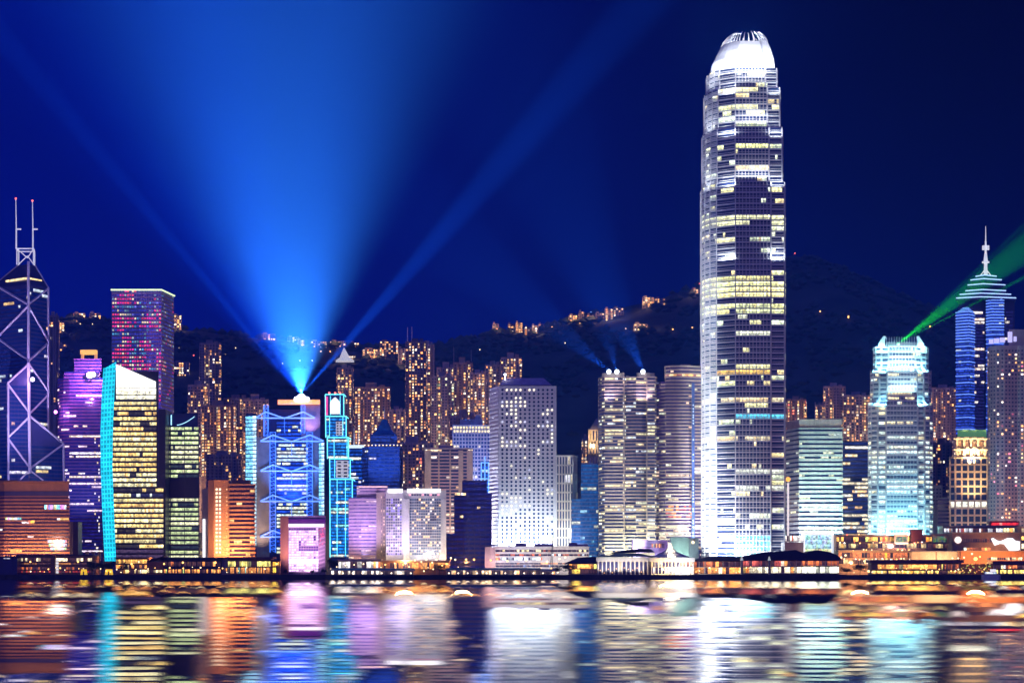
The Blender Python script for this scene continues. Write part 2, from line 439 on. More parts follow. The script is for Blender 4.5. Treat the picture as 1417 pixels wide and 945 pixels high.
GROUND = paint('ground_paving', (.10,.09,.085), .85, .25, .05)
HILLM = paint('hillside_scrub', (.05,.075,.06), .95, .5, .012)
mb = MB(); mb.add([(-4000,1372,GZ),(4000,1372,GZ),(4000,1990,GZ),(-4000,1990,GZ)], [(0,1,2,3)])
tag(mb.build('ground', GROUND), kind='structure')
STONE = paint('seawall_stone', (.07,.065,.07), .8, .35, .15)
mb = MB(); mb.box(-3990, 3990, 1369.5, 1372.4, -1, GZ + .25)
for k in range(-80, 80): mb.box(k*11 - .5, k*11 + .5, 1368.9, 1369.6, -1, GZ + .1)
tag(mb.build('seawall', STONE), 'long dark stone seawall along the edge of the harbour', 'wall')
ROADM = paint('asphalt', (.05,.05,.055), .9, .2, .1)
mb = MB(); mb.add([(-2500,1432,GZ+.01),(2500,1432,GZ+.01),(2500,1444,GZ+.01),(-2500,1444,GZ+.01)], [(0,1,2,3)])
tag(mb.build('road', ROADM), kind='structure')
# hills
mb = MB(); X0, X1, NX, Y0, Y1, NY = -3400, 3400, 260, 1930, 5400, 110
vs = [(X0 + (X1-X0)*i/NX, Y0 + (Y1-Y0)*j/NY) for j in range(NY+1) for i in range(NX+1)]
mb.add([(x, y, hill(x, y) - (.4 if y < 1990 else 0)) for x, y in vs], [(j*(NX+1)+i, j*(NX+1)+i+1, (j+1)*(NX+1)+i+1, (j+1)*(NX+1)+i) for j in range(NY) for i in range(NX)])
tag(mb.build('hills', HILLM, smooth=True), kind='structure')

# ------------------------------------------------------------------ wall colours
W_WHITE = paint('white_stone', (.62,.62,.64)); W_SILVER = paint('silver_cladding', (.54,.55,.60), .35, .08, .3)
W_BEIGE = paint('beige_stone', (.48,.40,.33)); W_PINK = paint('pinkish_concrete', (.46,.36,.38)); W_PLUM = paint('plum_granite', (.22,.13,.17))
W_BROWN = paint('brown_brick', (.33,.17,.10)); W_RED = paint('red_brown_tile', (.40,.21,.13)); W_DARK = paint('dark_steel', (.035,.04,.06), .4)
W_BLUE = paint('blue_steel', (.05,.08,.22), .35); W_GREY = paint('grey_concrete', (.30,.29,.31)); W_GREEN = paint('pale_green_cladding', (.46,.52,.45))
W_LILAC = paint('lilac_render', (.42,.33,.48)); W_NAVY = paint('navy_granite', (.045,.045,.16), .4); W_ROSE = paint('rose_granite', (.30,.24,.21), .5)
W_FLAT = paint('flat_block_tile', (.36,.30,.34)); W_FLAT2 = paint('grey_block_tile', (.26,.24,.30)); W_FLAT3 = paint('brown_block_tile', (.34,.25,.22))
STEEL = paint('pale_steel', (.70,.66,.78), .5, .06); MAST = paint('white_mast', (.75,.75,.78), .4, .05)
NEON_CY = light_mat('cyan_neon', (.12,.85,1.0), 2.0); NEON_BL = light_mat('blue_neon', (.16,.33,1.0), 1.6); NEON_W = light_mat('white_neon', (.85,1.0,.9), 1.6)
LAMP_W = light_mat('white_lamp', (.85,.92,1.0), 9); LAMP_O = light_mat('sodium_lamp', (1.0,.48,.12), 4); LAMP_M = light_mat('magenta_lamp', (1.0,.25,.9), 5)
LAMP_R = light_mat('red_lamp', (1.0,.12,.08), 3); LAMP_WARM = light_mat('warm_lamp', (1.0,.75,.4), 3)

# ------------------------------------------------------------------ BANK TOWER with the diagonal braces (far left)
D = 1700
root = thing('bank_tower', 'dark blue glass tower with pale diagonal cross bracing and two masts', 'tower', (wx(36, D), D + 20, GZ))
def F(px, dy, py): y = D + dy; return Vector((wx(px, y), y, CAM_Z + (YH-py)*D/FPX))   # heights measured on the front plane
main = [(-15,30),(40,0),(67,22),(12,56)]; lowR = [(41,-1.5),(88,15),(62,44),(40,24)]; lowL = [(11,-8),(40,-3),(40.5,6),(9,20)]
wl = MB(); zt = wz(393, D)
mp_ = poly_px(main, D); wl.prism(mp_, GZ, zt, top=False)
capc = poly_px([(25,22),(38,16),(49,24),(36,32)], D); zc = wz(362, D)
wl.loft([[(x, y, zt) for x, y in mp_], [(x, y, zc) for x, y in capc]])
pr = poly_px(lowR, D); wl.prism(pr, GZ, [wz(576,D), wz(612,D), wz(588,D), wz(566,D)])
pl = poly_px(lowL, D); wl.prism(pl, GZ, [wz(531,D), wz(504,D), wz(500,D), wz(528,D)])
for poly, zz in ((mp_, zt), (pr, wz(612,D)), (pl, wz(531,D))):   # fine glazing bars
    for i in range(len(poly)):
        a, b = poly[i], poly[(i+1) % len(poly)]
        if not seen(a, b): continue
        ln = math.hypot(b[0]-a[0], b[1]-a[1]); c = int(ln/2.6); d = Vector((b[0]-a[0], b[1]-a[1])).normalized(); nn = Vector((d.y, -d.x))
        for t in range(1, c):
            q = Vector(a) + d*(ln*t/c); wl.box(q.x-.09, q.x+.09, q.y-.12, q.y+.12, GZ, zz - .4)
wl.build('wall', W_NAVY, root)
Lb = lit(.02, .72, .16, 3, COOL + WARM, .8, (.002,.004,.05))
for poly, p0, p1 in ((mp_, 398, 660), (pr, 616, 662), (pl, 534, 662)):
    o = offset(poly, .1); py = p0
    while py < p1:
        z = wz(py, D); b_ = MB()
        for i in range(len(o)):
            a, b = o[i], o[(i+1) % len(o)]
            if not seen(a, b): continue
            c = max(1, int(math.hypot(b[0]-a[0], b[1]-a[1])/2.6))
            b_.panes([(a[0]+(b[0]-a[0])*t/c, a[1]+(b[1]-a[1])*t/c) for t in range(c+1)], z - 2.6, z - .3, lit_row(c, Lb))
        b_.build('window_band', GLASS_BLUE, root); py += 5.6
def dl(px): return 30*(40-px)/55
def dr(px): return 22*(px-40)/27
def dL(px): return -8 + 5*(px-11)/29
def dR(px): return -1.5 + 16.5*(px-41)/47
br = [((39.5,-.6,362),(39.5,-.6,503),1.25),((39.5,-3.6,503),(41.5,-3.6,655),1.35),((67,21.4,393),(67,21.4,600),.8),
      ((0,dl(0),393),(39,0,421),1.0),((67,22,394),(39.5,0,421),1.0),((39,0,424),(0,dl(0),459),1.0),((39.5,0,424),(67,22,468),1.0),
      ((0,dl(0),466),(40,0,499),1.0),((67,22,470),(40,0,499),1.0),((40,0,503),(67,22,538),.9),((67,22,543),(41,0,573),.9),
      ((40,-3,504),(11,-8,531),.9),((11,-8,533),(40.5,-3,571),.9),((41,-3,577),(11.5,-8,606),.9),((11.5,-8,608),(41.5,-3,647),.9),
      ((42,-1.5,576),(88,15,612),.95),((88,15,613),(42,-1.5,648),.95),((42,-1.5,651),(60,5,664),.7),((41,-3,651),(28,-6,664),.7),
      ((11.5,-8,531),(12,-8,668),.85),((88,15,612),(88.5,15,668),1.0),((25,22,362),(-15,30,393),.5),((49,24,362),(67,22,393),.6)]
for a, b, r in br:
    a, b = F(*a), F(*b); a.y -= .5; b.y -= .5
    MB().tube(a, b, r, 5).build('brace', STEEL, root)
cr = MB(); c4 = [(23.5,10),(46.5,10),(48,26),(26,26)]
GLOW_STEEL = light_mat('glow_steel_frame', (.85,.85,1.0), .55, (.6,.6,.65))  # light on crown frame, masts and antennas put in as emission
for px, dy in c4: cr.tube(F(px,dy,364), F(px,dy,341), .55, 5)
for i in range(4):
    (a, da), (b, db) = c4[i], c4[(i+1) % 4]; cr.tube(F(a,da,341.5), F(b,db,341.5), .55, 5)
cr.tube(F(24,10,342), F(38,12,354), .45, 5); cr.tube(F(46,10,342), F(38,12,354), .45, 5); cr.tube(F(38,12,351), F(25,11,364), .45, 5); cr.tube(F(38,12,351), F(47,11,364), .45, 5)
cr.build('crown_frame', GLOW_STEEL, root)
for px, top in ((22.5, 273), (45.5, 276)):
    mm = MB(); mm.tube(F(px,10,342), F(px,10,314), .75, 6, .65); mm.tube(F(px,10,314), F(px-.6,10,top), .55, 6, .32); mm.build('mast', GLOW_STEEL, root)
    MB().ball(F(px-.6,10,top-1), .9).build('beacon', LAMP_R, root)
    mm = MB(); mm.box(wx(px,D)-1.6, wx(px,D)+1.6, D+9, D+11, wz(314.5,D)-.5, wz(314.5,D)+.5); mm.build('mast_collar', GLOW_STEEL, root)
mm = MB(); z = wz(384.5, D)
o = offset(poly_px([(9,21),(38,3),(57,19),(36,34)], D), .5)
mm.panes([o[0], o[1], o[2]], z - 1.1, z + .9, [(1,.75,.35), (1,.7,.3)]); mm.build('light_band', GLASS, root)

# ------------------------------------------------------------------ other towers, left to right
ob = tower('office_block', 'broad brown office block with orange lit ledges at the far left', 'office building', 1450,
      [([(6,0),(95,0),(92,40),(-14,40),(-14,10)], 668)], 2.62, .5, .75, 2.2, W_BROWN, lit(.0,.6,.10,5,[(1,.95,1),(1,.6,.15),(.9,.9,1)],1.1,(.012,.003,.012)), GLASS_PLUM,
      blank=((660,686),), mech=[(-.3,-.1,-.2,.2,1.2)], override=lambda py,i,c: (lit_row(c, lit(1,0,1,9,[(.95,.9,1)],1.3)) if 0 else None))
m_ = MB(); pp = offset(poly_px([(6,0),(95,0),(92,40),(-14,40),(-14,10)], 1450), .35); m_.prism(pp, wz(686,1450), wz(679.5,1450), bottom=True); m_.build('dark_band', W_NAVY, ob)  # dark band added over the blank storeys below the roof
for a, b, p0, p1 in ((62,92,698.5,704.5),(66,93,747,750.5),(68,93,752,755.8),(70,92,757.5,760.5),(8,30,716,719),(40,48,720,724)):
    m_ = MB(); c = int((b-a)/2.6); cc = (1.2,1.1,1.25) if p0 != 720 else (1.2,.6,.12)
    m_.panes([(wx(a+(b-a)*t/c,1450), 1449.1) for t in range(c+1)], wz(p1,1450), wz(p0,1450), [tuple(v*random.choice((1,1,.8,.3)) for v in cc) for _ in range(c)]); m_.build('lit_window_band', GLASS, ob)
rt_ = tower('round_office_tower', 'purple lit office tower with a curved left wing and orange glowing crown', 'tower', 1800,
      [([(80,14),(82,8),(88,2),(96,0),(142,0),(142,40),(84,40)], 523), ([(89,2),(138,2),(138,34),(89,34)], 514), ([(103,8),(140,8),(140,30),(103,30)], 497)],
      3.1, .5, .35, 2.0, paint('violet_granite', (.17,.13,.24)), lit(.14,.45,.25,4,[(1,.75,.95),(.95,.9,1),(1,.8,.6)],1.1,(.012,.006,.11)), GLASS_BLUE, mech=[])
for k in range(34):
    py = 606 + k*4.7
    if random.random() < .75: m_ = MB(); x = 131 + random.choice((0,0,3.5,5.5)); m_.box(wx(x,1800), wx(x+1.5,1800), 1799.2, 1799.55, wz(py+2.6,1800), wz(py,1800)); m_.build('facade_light', random.choice((light_mat('white_facade_light', (.95,.9,1), 1.2), light_mat('yellow_facade_light', (1,.75,.3), 1.1))), rt_)
cr = thing('rooftop_sign_frame', 'small orange glowing bracket shaped roof frame behind the purple tower', 'rooftop frame', (wx(122,1830), 1830, wz(498,1830)))
mm = MB(); y = 1830
mm.box(wx(111,y), wx(133,y), y, y+6, wz(490,y), wz(484,y)); mm.build('beam', light_mat('amber_cove', (1,.5,.08), 1.3), cr)
for a in (112, 130.5):
    mm = MB(); mm.box(wx(a,y), wx(a+2.6,y), y+.2, y+5.8, wz(500,y), wz(490.1,y)); mm.build('post', light_mat('amber_cove2', (1,.42,.1), .8), cr)
# grid tower with coloured lights
LED = [(1,.04,.25),(.95,.03,.35),(1,.06,.12)]
def led_override(py, i, c):
    out_ = []
    for k in range(c):
        v = mnoise.noise(Vector((k*.16 + i*5, py*.05, 2.2))) + .35*mnoise.noise(Vector((k*.5 + i*3, py*.22, 7)))
        row = mnoise.noise(Vector((3.3, py*.11, .5)))
        if py > 588 or py < 418 and v < .15: out_.append((.006,.008,.12)); continue
        if i == 1: v -= .32
        if v + .5*row > .02: c3 = random.choice(LED) if random.random() < .8 else (1,.75,.45); kk = random.uniform(.5,1.2)
        elif v + .3*row > -.25 and random.random() < .7: c3 = random.choice([(.1,.45,.8),(.25,.5,.6),(.7,.8,.7),(.2,.2,.9)]); kk = random.uniform(.3,.8)
        else: c3 = (.03,.035,.4); kk = random.uniform(.3,1)
        out_.append(tuple(a*kk for a in c3))
    return out_
ck = tower('grid_office_tower', 'tall square tower dotted with pink and blue lights under a glowing roof edge', 'tower', 1900,
      [([(155,0),(223,0),(240,40),(170,40)], 402)], 3.75, .45, .3, 2.35, paint('violet_steel', (.30,.27,.42), .4), lit(), GLASS_BLUE, pier=1, pier_d=.35, pier_w=.75,
      override=led_override, mech=[(-.15,.1,-.2,.2,2)])
mm = MB(); pp = offset(poly_px([(155,0),(223,0),(240,40),(170,40)], 1900), .9); z = ck['_top']
for a, b in ((0,1),(1,2)): mm.tube((*pp[a], z+.5), (*pp[b], z+.5), .75, 6)
mm.build('roof_light', light_mat('lime_neon', (.75,1.0,.5), 1.5), ck)

# sail fronted tower: bowed cyan LED face, yellow lit floors, white lit raked crown
D = 1560
root = thing('sail_tower', 'office tower with a bowed cyan light screen and white glowing raked crown', 'tower', (wx(180,D), D+20, GZ))
def interp(pts, v):
    for (a, x), (b, y2) in zip(pts, pts[1:]):
        if a <= v <= b: return x + (y2-x)*(v-a)/(b-a)
    return pts[-1][1]
sl = [(500,143.5),(540,141),(600,139),(650,139.5),(720,142),(777,145)]; sr = [(500,160.6),(560,157.5),(600,156),(645,155.5),(700,157.5),(777,160.6)]
m, t, p = new_mat('cyan_light_screen'); nn_, ll_ = t.nodes, t.links
uv = nn_.new('ShaderNodeUVMap'); uv.uv_map = 'pane'; sp = nn_.new('ShaderNodeSeparateXYZ'); ll_.new(uv.outputs[0], sp.inputs[0])
def mth(o, a, b=None):
    q = nn_.new('ShaderNodeMath'); q.operation = o
    for i, s in enumerate((a, b)):
        if s is None: continue
        if hasattr(s, 'links'): ll_.new(s, q.inputs[i])
        else: q.inputs[i].default_value = s
    return q.outputs[0]
ex = mth('ABSOLUTE', mth('SUBTRACT', sp.outputs['X'], .5)); ey = mth('ABSOLUTE', mth('SUBTRACT', sp.outputs['Y'], .5))
edge = mth('GREATER_THAN', mth('MAXIMUM', ex, ey), .33)
at = nn_.new('ShaderNodeAttribute'); at.attribute_name = 'glow'
st = mth('ADD', mth('MULTIPLY', edge, .75), .6)
ll_.new(at.outputs['Color'], p.inputs['Emission Color']); ll_.new(st, p.inputs['Emission Strength']); p.inputs['Base Color'].default_value = (.02,.1,.15,1)
m.cycles.emission_sampling = 'NONE'; SCREEN = m
fc = MB(); NV, NU = 44, 4
for j in range(NV):
    for i in range(NU):
        def pt(u, v):
            py = 501 + (776-501)*v; px = interp(sl, py) + (interp(sr, py) - interp(sl, py))*u
            if v == 0: py += 7*(1-u)
            y = D - 1 + 14*(1-u); return (wx(px, y), y, wz(py, D))
        k = random.uniform(.75, 1.15); b_ = 1.25 if random.random() < .10 else 1
        k *= 1.35 if j % 11 == 9 else 1
        fc.quad(pt(i/NU,(j+1)/NV), pt((i+1)/NU,(j+1)/NV), pt((i+1)/NU,j/NV), pt(i/NU,j/NV), (.02*k*b_, .76*k, 1.08*k))
fc.build('light_screen', SCREEN, root)
wl = MB()
rings = []
for k in range(24):   # body following the bow
    py = 776 - (776-514)*k/23; a, b = interp(sl, py), interp(sr, py); xr = 227 if py > 672 else 219
    rings.append([(wx(a+1.2,D+15), D+15, wz(py,D)), (wx(b,D+.6), D+.6, wz(py,D)), (wx(xr,D+.6), D+.6, wz(py,D)), (wx(xr-4,D+40), D+40, wz(py,D)), (wx(150,D+40), D+40, wz(py,D))])
wl.loft(rings)
ca = [(160.6,502),(215.5,527)]
wl.box(wx(219,D), wx(228.5,D), D+1.2, D+30, GZ, wz(566,D))
fh = 7.05; py = 556; nfl = 0
rows = []
while py < 770:
    rows.append(py); py += fh
for py in rows:
    b = interp(sr, min(776,py)); xr = 226 if py > 672 else 216.5
    wl.box(wx(b+.3,D), wx(xr+1,D), D-.9, D+.7, wz(py+fh-.1,D), wz(py+fh*.62,D))
wl.build('wall', W_DARK, root)
for k, py in enumerate(rows):
    b = interp(sr, min(776,py)); xr = 226 if py > 672 else 216.5; c = 26
    xs = [wx(b+.4 + (xr-b-.4)*t/c, D) for t in range(c+1)]; pal = [(1,.76,.26),(1,.84,.38),(1,.68,.2),(.98,.9,.5),(1,.6,.18)]
    row = lit_row(c, lit(.85,0,.6,6,pal,.95,(.03,.025,.02),.55), 'full' if random.random() < .8 else 'some')
    if 18 <= k <= 18: row = [r if i < 9 else (.02,.02,.05) for i, r in enumerate(row)]
    if k == 18: row[12] = row[13] = row[19] = (.7,.8,.7)
    if k >= 29: row = [(.05,.03,.06)]*c
    b_ = MB(); b_.panes([(x, D-.2) for x in xs], wz(py+fh*.62,D), wz(py,D), row); b_.build('window_band', GLASS, root)
cw = MB(); y = D - .8
def rq(px, py, yy): return (wx(px, yy), yy, wz(py, D))
cw.add([rq(160.8,536.5,y), rq(215.5,536.5,y), rq(215.5,528,y), rq(160.8,504,y), rq(160.8,536.5,y+3), rq(215.5,536.5,y+3), rq(215.5,528,y+3), rq(160.8,504,y+3)],
       [(0,1,2,3),(3,2,6,7),(4,0,3,7),(1,5,6,2),(5,4,7,6),(0,4,5,1)], [(1,1,.95)]*6, None)
cw.build('crown_screen', light_mat('white_light_screen', (1,.98,.9), 1.6), root)
for q0, q1, kk in ((541.5,537.5,1.4),(546.5,542.3,1.0),(552.5,547.5,.95)):
    b_ = MB(); b_.panes([rq(160.8+55*t/18, 0, y)[:2] for t in range(19)], wz(q0,D), wz(q1,D), [(1.0*kk,.95*kk,.75*kk*random.uniform(.8,1.1)) for _ in range(18)]); b_.build('window_band', GLASS, root)
# office with green-yellow floors
of = tower('office_tower', 'slim office tower with pale green lit floors and a dark glass top', 'office building', 1580,
      [([(228,8),(236,0),(275,0),(275,36),(228,36)], 591)], 3.83, .58, .3, 1.9, W_DARK, lit(.6,.03,.75,5,GREENISH,.75,(.02,.03,.03)), blank=((664,688),), roof=False, pier=6)
mm = MB(); pp = poly_px([(229,8),(236,1),(274,1),(274,34),(229,34)], 1580); z = of['_top']
mm.prism(pp, z+.01, [wz(574,1580), wz(573,1580), wz(571,1580), wz(571,1580), wz(574,1580)]); mm.build('glass_crown', GLASS_BLUE, of)
mm = MB(); pts = [P3(245+ t*2.7, 588 - 12*(t/9)**1.6, 1579.2) for t in range(10)]
for a, b in zip(pts, pts[1:]): mm.tube(a, b, .3, 5)
mm.tube(P3(237,588,1579), P3(237,574,1579), .5, 5); mm.build('neon_line', light_mat('blue_white_neon', (.35,.75,1), 1.6), of)
# red brown building with bay windows
D = 1450
hb = tower('red_tiled_block', 'red brown tiled block with a blank flank and curved window bays', 'building', D,
      [([(318,0),(324,-1.6),(335,-2.4),(346,-1.6),(352,0),(352,30),(318,30)], 672)], 3.1, .55, .9, 2.4, W_RED, lit(.06,.55,.2,4,[(1,.75,.3),(1,.6,.2)],1.1,(.012,.004,.01)), GLASS_PLUM, mech=[(-.3,.25,-.1,.3,3.5)])
mm = MB(); pp = poly_px([(288,6),(296,.5),(317.8,.5),(317.8,30),(288,30)], D); mm.prism(pp, GZ, wz(664,D)); mm.build('flank_wall', W_RED, hb)
sp_ = []
for r_ in range(17):
    py = 677 + r_*5.45
    for px in (299.6, 304.2): sp_.append((wx(px,D), D+.5, wz(py,D), 0, 1.35, 1.6, (1.2,.95,.65)))
    if r_ % 2 == 0 or random.random()<.4: sp_.append((wx(313.6,D), D+.5, wz(py,D), 0, .6, 1.1, (.8,.45,.2)))
punched(hb, sp_, 60)
sb = thing('pale_slab_tower', 'narrow grey slab with a white glow at its foot beside the red block', 'building', (wx(284,1500), 1500, GZ))
mm = MB(); mm.prism(poly_px([(279,0),(288.5,0),(288,20),(280,20)], 1500), GZ, wz(676,1500)); mm.build('wall', W_GREY, sb)
mm = MB(); mm.box(wx(280.5,1499.5), wx(284,1499.5), 1499.2, 1499.9, GZ+2, wz(718,1500)); mm.build('bright_column', light_mat('white_foot_glow', (1,.95,.95), 1.5), sb)  # white light at the slab's foot put in as a glowing strip

# ------------------------------------------------------------------ truss hung bank headquarters
D = 1700
root = thing('bank_headquarters', 'blue lit high-tech bank headquarters hung from steel trusses with rooftop searchlights', 'tower', (wx(400,D), D+20, GZ))
BLUE_GLOW = light_mat('blue_glow_truss', (.04,.18,1.0), 1.7, (.3,.32,.5)); PALE_GLOW = light_mat('pale_glow_truss', (.12,.28,1.0), 1.7, (.4,.4,.5))  # blue light of floods and LEDs on the steel given as emission
CELL = glass_mat('cyan_stair_glass', (.05,.1,.15), .3)
wl = MB(); wl.prism(poly_px([(366,0),(440,0),(440,36),(366,36)], D), GZ, wz(597,D)); wl.prism(poly_px([(368,4),(430,4),(430,30),(368,30)], D), wz(597,D)+.01, wz(566,D))
wl.build('wall', W_NAVY, root)
wl = MB(); wl.prism(poly_px([(354,-2),(373,-2),(373,14),(354,14)], D), GZ, wz(605,D)); wl.build('service_core', W_BEIGE, root)
wl = MB(); wl.prism(poly_px([(432,-1),(441,-1),(441,14),(432,14)], D), GZ, wz(611,D)); wl.build('service_core', W_BEIGE, root)
wl = MB(); wl.prism(poly_px([(417,-1),(443,-1),(443,14),(417,14)], D), wz(611,D)+.01, wz(561,D)); wl.build('plant_room', W_LILAC, root)
for a, b, pt_, pb_ in ((339.5,355.3,576,756),(441,449,613,716)):
    n2 = 3 if b - a > 10 else 2; py = pt_; k = 0
    st_ = MB(); st_.prism(poly_px([(a,3),(b-.2,-2.5),(b-.2,12),(a,12)], D), GZ, wz(pt_-4,D)); st_.build('stair_tower', W_BLUE, root)
    while py < pb_:
        m_ = MB(); pts = [(wx(a+(b-a)*t/n2, D), D - 3.3 + 5.3*(1-t/n2)) for t in range(n2+1)]
        cols = []
        for i in range(n2):
            kk = random.uniform(.6,1.3); cols.append(((.25*kk,.75*kk,1.1*kk) if i < n2-1 else (.6*kk,.95*kk,1.15*kk)))
        m_.panes(pts, wz(py+4.1,D), wz(py,D), cols); m_.build('stair_landing_window', CELL, root); py += 5.3
py = 584; k = 0
while py < 764:
    z = wz(py, D); c = 16; gap = any(abs(py - q) < 5 for q in (608, 650, 690, 736))
    pal = [(.75,.95,.8),(.95,1,.75),(.6,.85,1),(.8,.9,.6)]
    row = [(.01,.07,.75)]*c if gap else lit_row(c, lit(.45,.2,.45,3,pal,.85,(.01,.06,.55)))  # gap floors get their blue wash as pane emission
    m_ = MB(); m_.panes([(wx(383+43*t/c, D), D-.4) for t in range(c+1)], z-1.9, z, row); m_.build('window_band', GLASS_BLUE, root)
    py += 5.1
def ladder(px0, px1, pt_, pb_):
    m_ = MB(); y = D - 2
    for px in (px0, px1):
        for yy in (y, y+3): m_.tube((wx(px,D), yy, wz(pt_,D)), (wx(px,D), yy, wz(pb_,D)), .42, 5)
    py = pt_; f = 0
    while py < pb_:
        m_.tube((wx(px0,D), y, wz(py,D)), (wx(px1,D), y, wz(py,D)), .32, 4); m_.tube((wx(px0,D), y, wz(py,D)), (wx(px1,D), y, wz(min(py+5.2,pb_),D)), .16, 4); py += 5.2
    m_.build('mast', BLUE_GLOW, root)
ladder(374,381.5,598,764); ladder(425,432.5,598,764); ladder(365.5,371,561,604); ladder(417,422,561,600)
def hanger(py, x0, x1, xc, ma, mb_):
    m_ = MB(); y = D - 2.6
    def s(px, q): return (wx(px,D), y, wz(q,D))
    for a, b in (((x0,py+5),(ma,py-3)),((ma,py-3),(xc,py+6)),((xc,py+6),(mb_,py-3)),((mb_,py-3),(x1,py+5)),((x0,py+5.6),(x1,py+5.6))):
        m_.tube(s(*a), s(*b), .6, 5)
    m_.build('hanger_truss', PALE_GLOW, root)
    m_ = MB(); m_.tube(s(xc,py+6), s(xc,py+26), .3, 4); m_.tube(s(ma,py-3), s(ma,py+5), .4, 4); m_.build('tension_rod', BLUE_GLOW, root)
hanger(605,361,448,404,378,429); hanger(646,361,448,404,378,429); hanger(688,361,448,404,378,429); hanger(737,361,448,404,378,429); hanger(573,355,436,394,368,420)
m_ = MB(); m_.box(wx(385,D), wx(443,D), D-3, D-1.4, wz(560,D), wz(553.5,D)); m_.build('sign_bar', light_mat('orange_sign', (1,.28,.02), 2.2), root)
m_ = MB(); m_.ball(P3(417,550.5,D-4), 3.6, 12, 7); m_.ball(P3(410,552,D-4), 2.0, 8, 5); m_.ball(P3(425,552,D-4), 2.0, 8, 5); m_.build('searchlight', LAMP_W, root)

# ------------------------------------------------------------------ stepped tower outlined in cyan neon
D = 1650
root = thing('stepped_tower', 'slim stepped tower outlined in cyan neon with a glowing arched emblem', 'tower', (wx(470,D), D+15, GZ))
tiers = [(449.5,475,545,575.5,(456.5,470)),(450,478.5,575.5,605,(455.5,474)),(452.5,482,605,634.5,(462,480)),(456,484.5,634.5,663,(463,)),(456.5,487.5,663,771,(466.5,478))]
TL = lit(.05,.4,.25,3,[(.3,.9,.9),(.9,.95,.8)],.8,(.01,.20,.70))
wl = MB(); nm = []
for k, (a, b, p0, p1, inn) in enumerate(tiers):
    dy = (4 - k)*1.2; wl.prism(poly_px([(a,dy),(b,dy),(b,26),(a,26)], D), GZ if k == 4 else wz(p1,D) - 1 + .02*k, wz(p0,D))
wl.build('wall', W_BLUE, root)
for k, (a, b, p0, p1, inn) in enumerate(tiers):
    dy = (4-k)*1.2 - .5
    def s(px, py): return (wx(px,D), D+dy, wz(py,D))
    m_ = MB(); m_.tube(s(a,p0), s(b,p0), .42, 5); m_.tube(s(a,p0), s(a+.3,p1), .42, 5); m_.tube(s(b,p0), s(b,p1), .42, 5); m_.tube((wx(b,D), D+dy, wz(p0,D)), (wx(b,D), D+26, wz(p0,D)), .4, 5)
    for q in inn: m_.tube(s(q,p0 if k else p0+2), s(q,p1-2), .26, 5)
    m_.build('neon_outline', NEON_CY, root)
    if k:
        py = p0 + 3
        while py < p1 - 2:
            c = 12; m_ = MB(); m_.panes([(wx(a+1+(b-a-2)*t/c,D), D+dy+.35) for t in range(c+1)], wz(py+3,D), wz(py,D), lit_row(c, TL)); m_.build('window_band', GLASS_BLUE, root); py += 4.6
for k, (a, b, p0, p1) in ((1,(464.5,473.5,583,602)),(3,(465,482,637,661))):
    dy = (4-k)*1.2 - .9; m_ = MB(); m_.box(wx(a,D), wx(b,D), D+dy, D+dy+.6, wz(p1,D), wz(p0,D)); m_.build('stone_panel', light_mat('lit_stone_panel', (.9,.88,1), .45, (.6,.6,.6)), root)  # light on the stone panels put in as emission
    nxp = 2; nzp = 5
    for i in range(nxp):
        for j in range(nzp):
            x0 = a + (b-a)*(i+.25)/nxp; x1 = a + (b-a)*(i+.8)/nxp; q0 = p0 + (p1-p0)*(j+.3)/nzp; q1 = p0 + (p1-p0)*(j+.75)/nzp
            m_ = MB(); m_.box(wx(x0,D), wx(x1,D), D+dy-.08, D+dy-.01, wz(q1,D), wz(q0,D)); m_.build('window', W_DARK, root)
m_ = MB(); y = D + 3.6; prof = [(456.8,572),(469.2,572),(470,560),(469,554.5),(466,551.5),(463,548.8),(460,551.5),(457,554.5),(456,560)]
v = [(wx(a,D), yy, wz(b,D)) for yy in (y, y+.8) for a, b in prof]; nq = len(prof)
m_.add(v, [tuple(range(nq)), tuple(range(2*nq-1, nq-1, -1))] + [(i, nq+i, nq+(i+1) % nq, (i+1) % nq) for i in range(nq)]); m_.build('emblem', light_mat('white_emblem', (1,1,.96), 1.6), root)
m_ = MB(); m_.box(wx(449.8,D), wx(453,D), D+4.1, D+4.5, wz(574,D), wz(548,D)); m_.build('side_light', light_mat('magenta_side', (1,.02,.3), 1.1), root)
for q in (455, 463, 470):
    m_ = MB(); m_.ball((wx(q,D), D+5, wz(542.8,D)), .9); m_.build('beacon', LAMP_R, root)
fw = tower('slim_glass_block', 'small pale blue block with a bright flat roof right of the neon tower', 'building', 1750,
      [([(482,0),(503,0),(503,25),(482,25)], 622)], 3.4, .6, .2, 2.2, W_BLUE, lit(.1,.4,.3,4,COOL,.8,(.01,.06,.4)), GLASS_BLUE, mech=[])
m_ = MB(); m_.box(wx(481,1750), wx(503,1750), 1748.5, 1760, fw['_top']+1.4, fw['_top']+4); m_.build('roof_light_box', light_mat('cool_light_box', (.7,.9,1), 1.3), fw)
for q in (490, 496): m_ = MB(); m_.tube(P3(q,620,1750), P3(q,592,1750), .4, 5, .15); m_.build('antenna', GLOW_STEEL, fw)

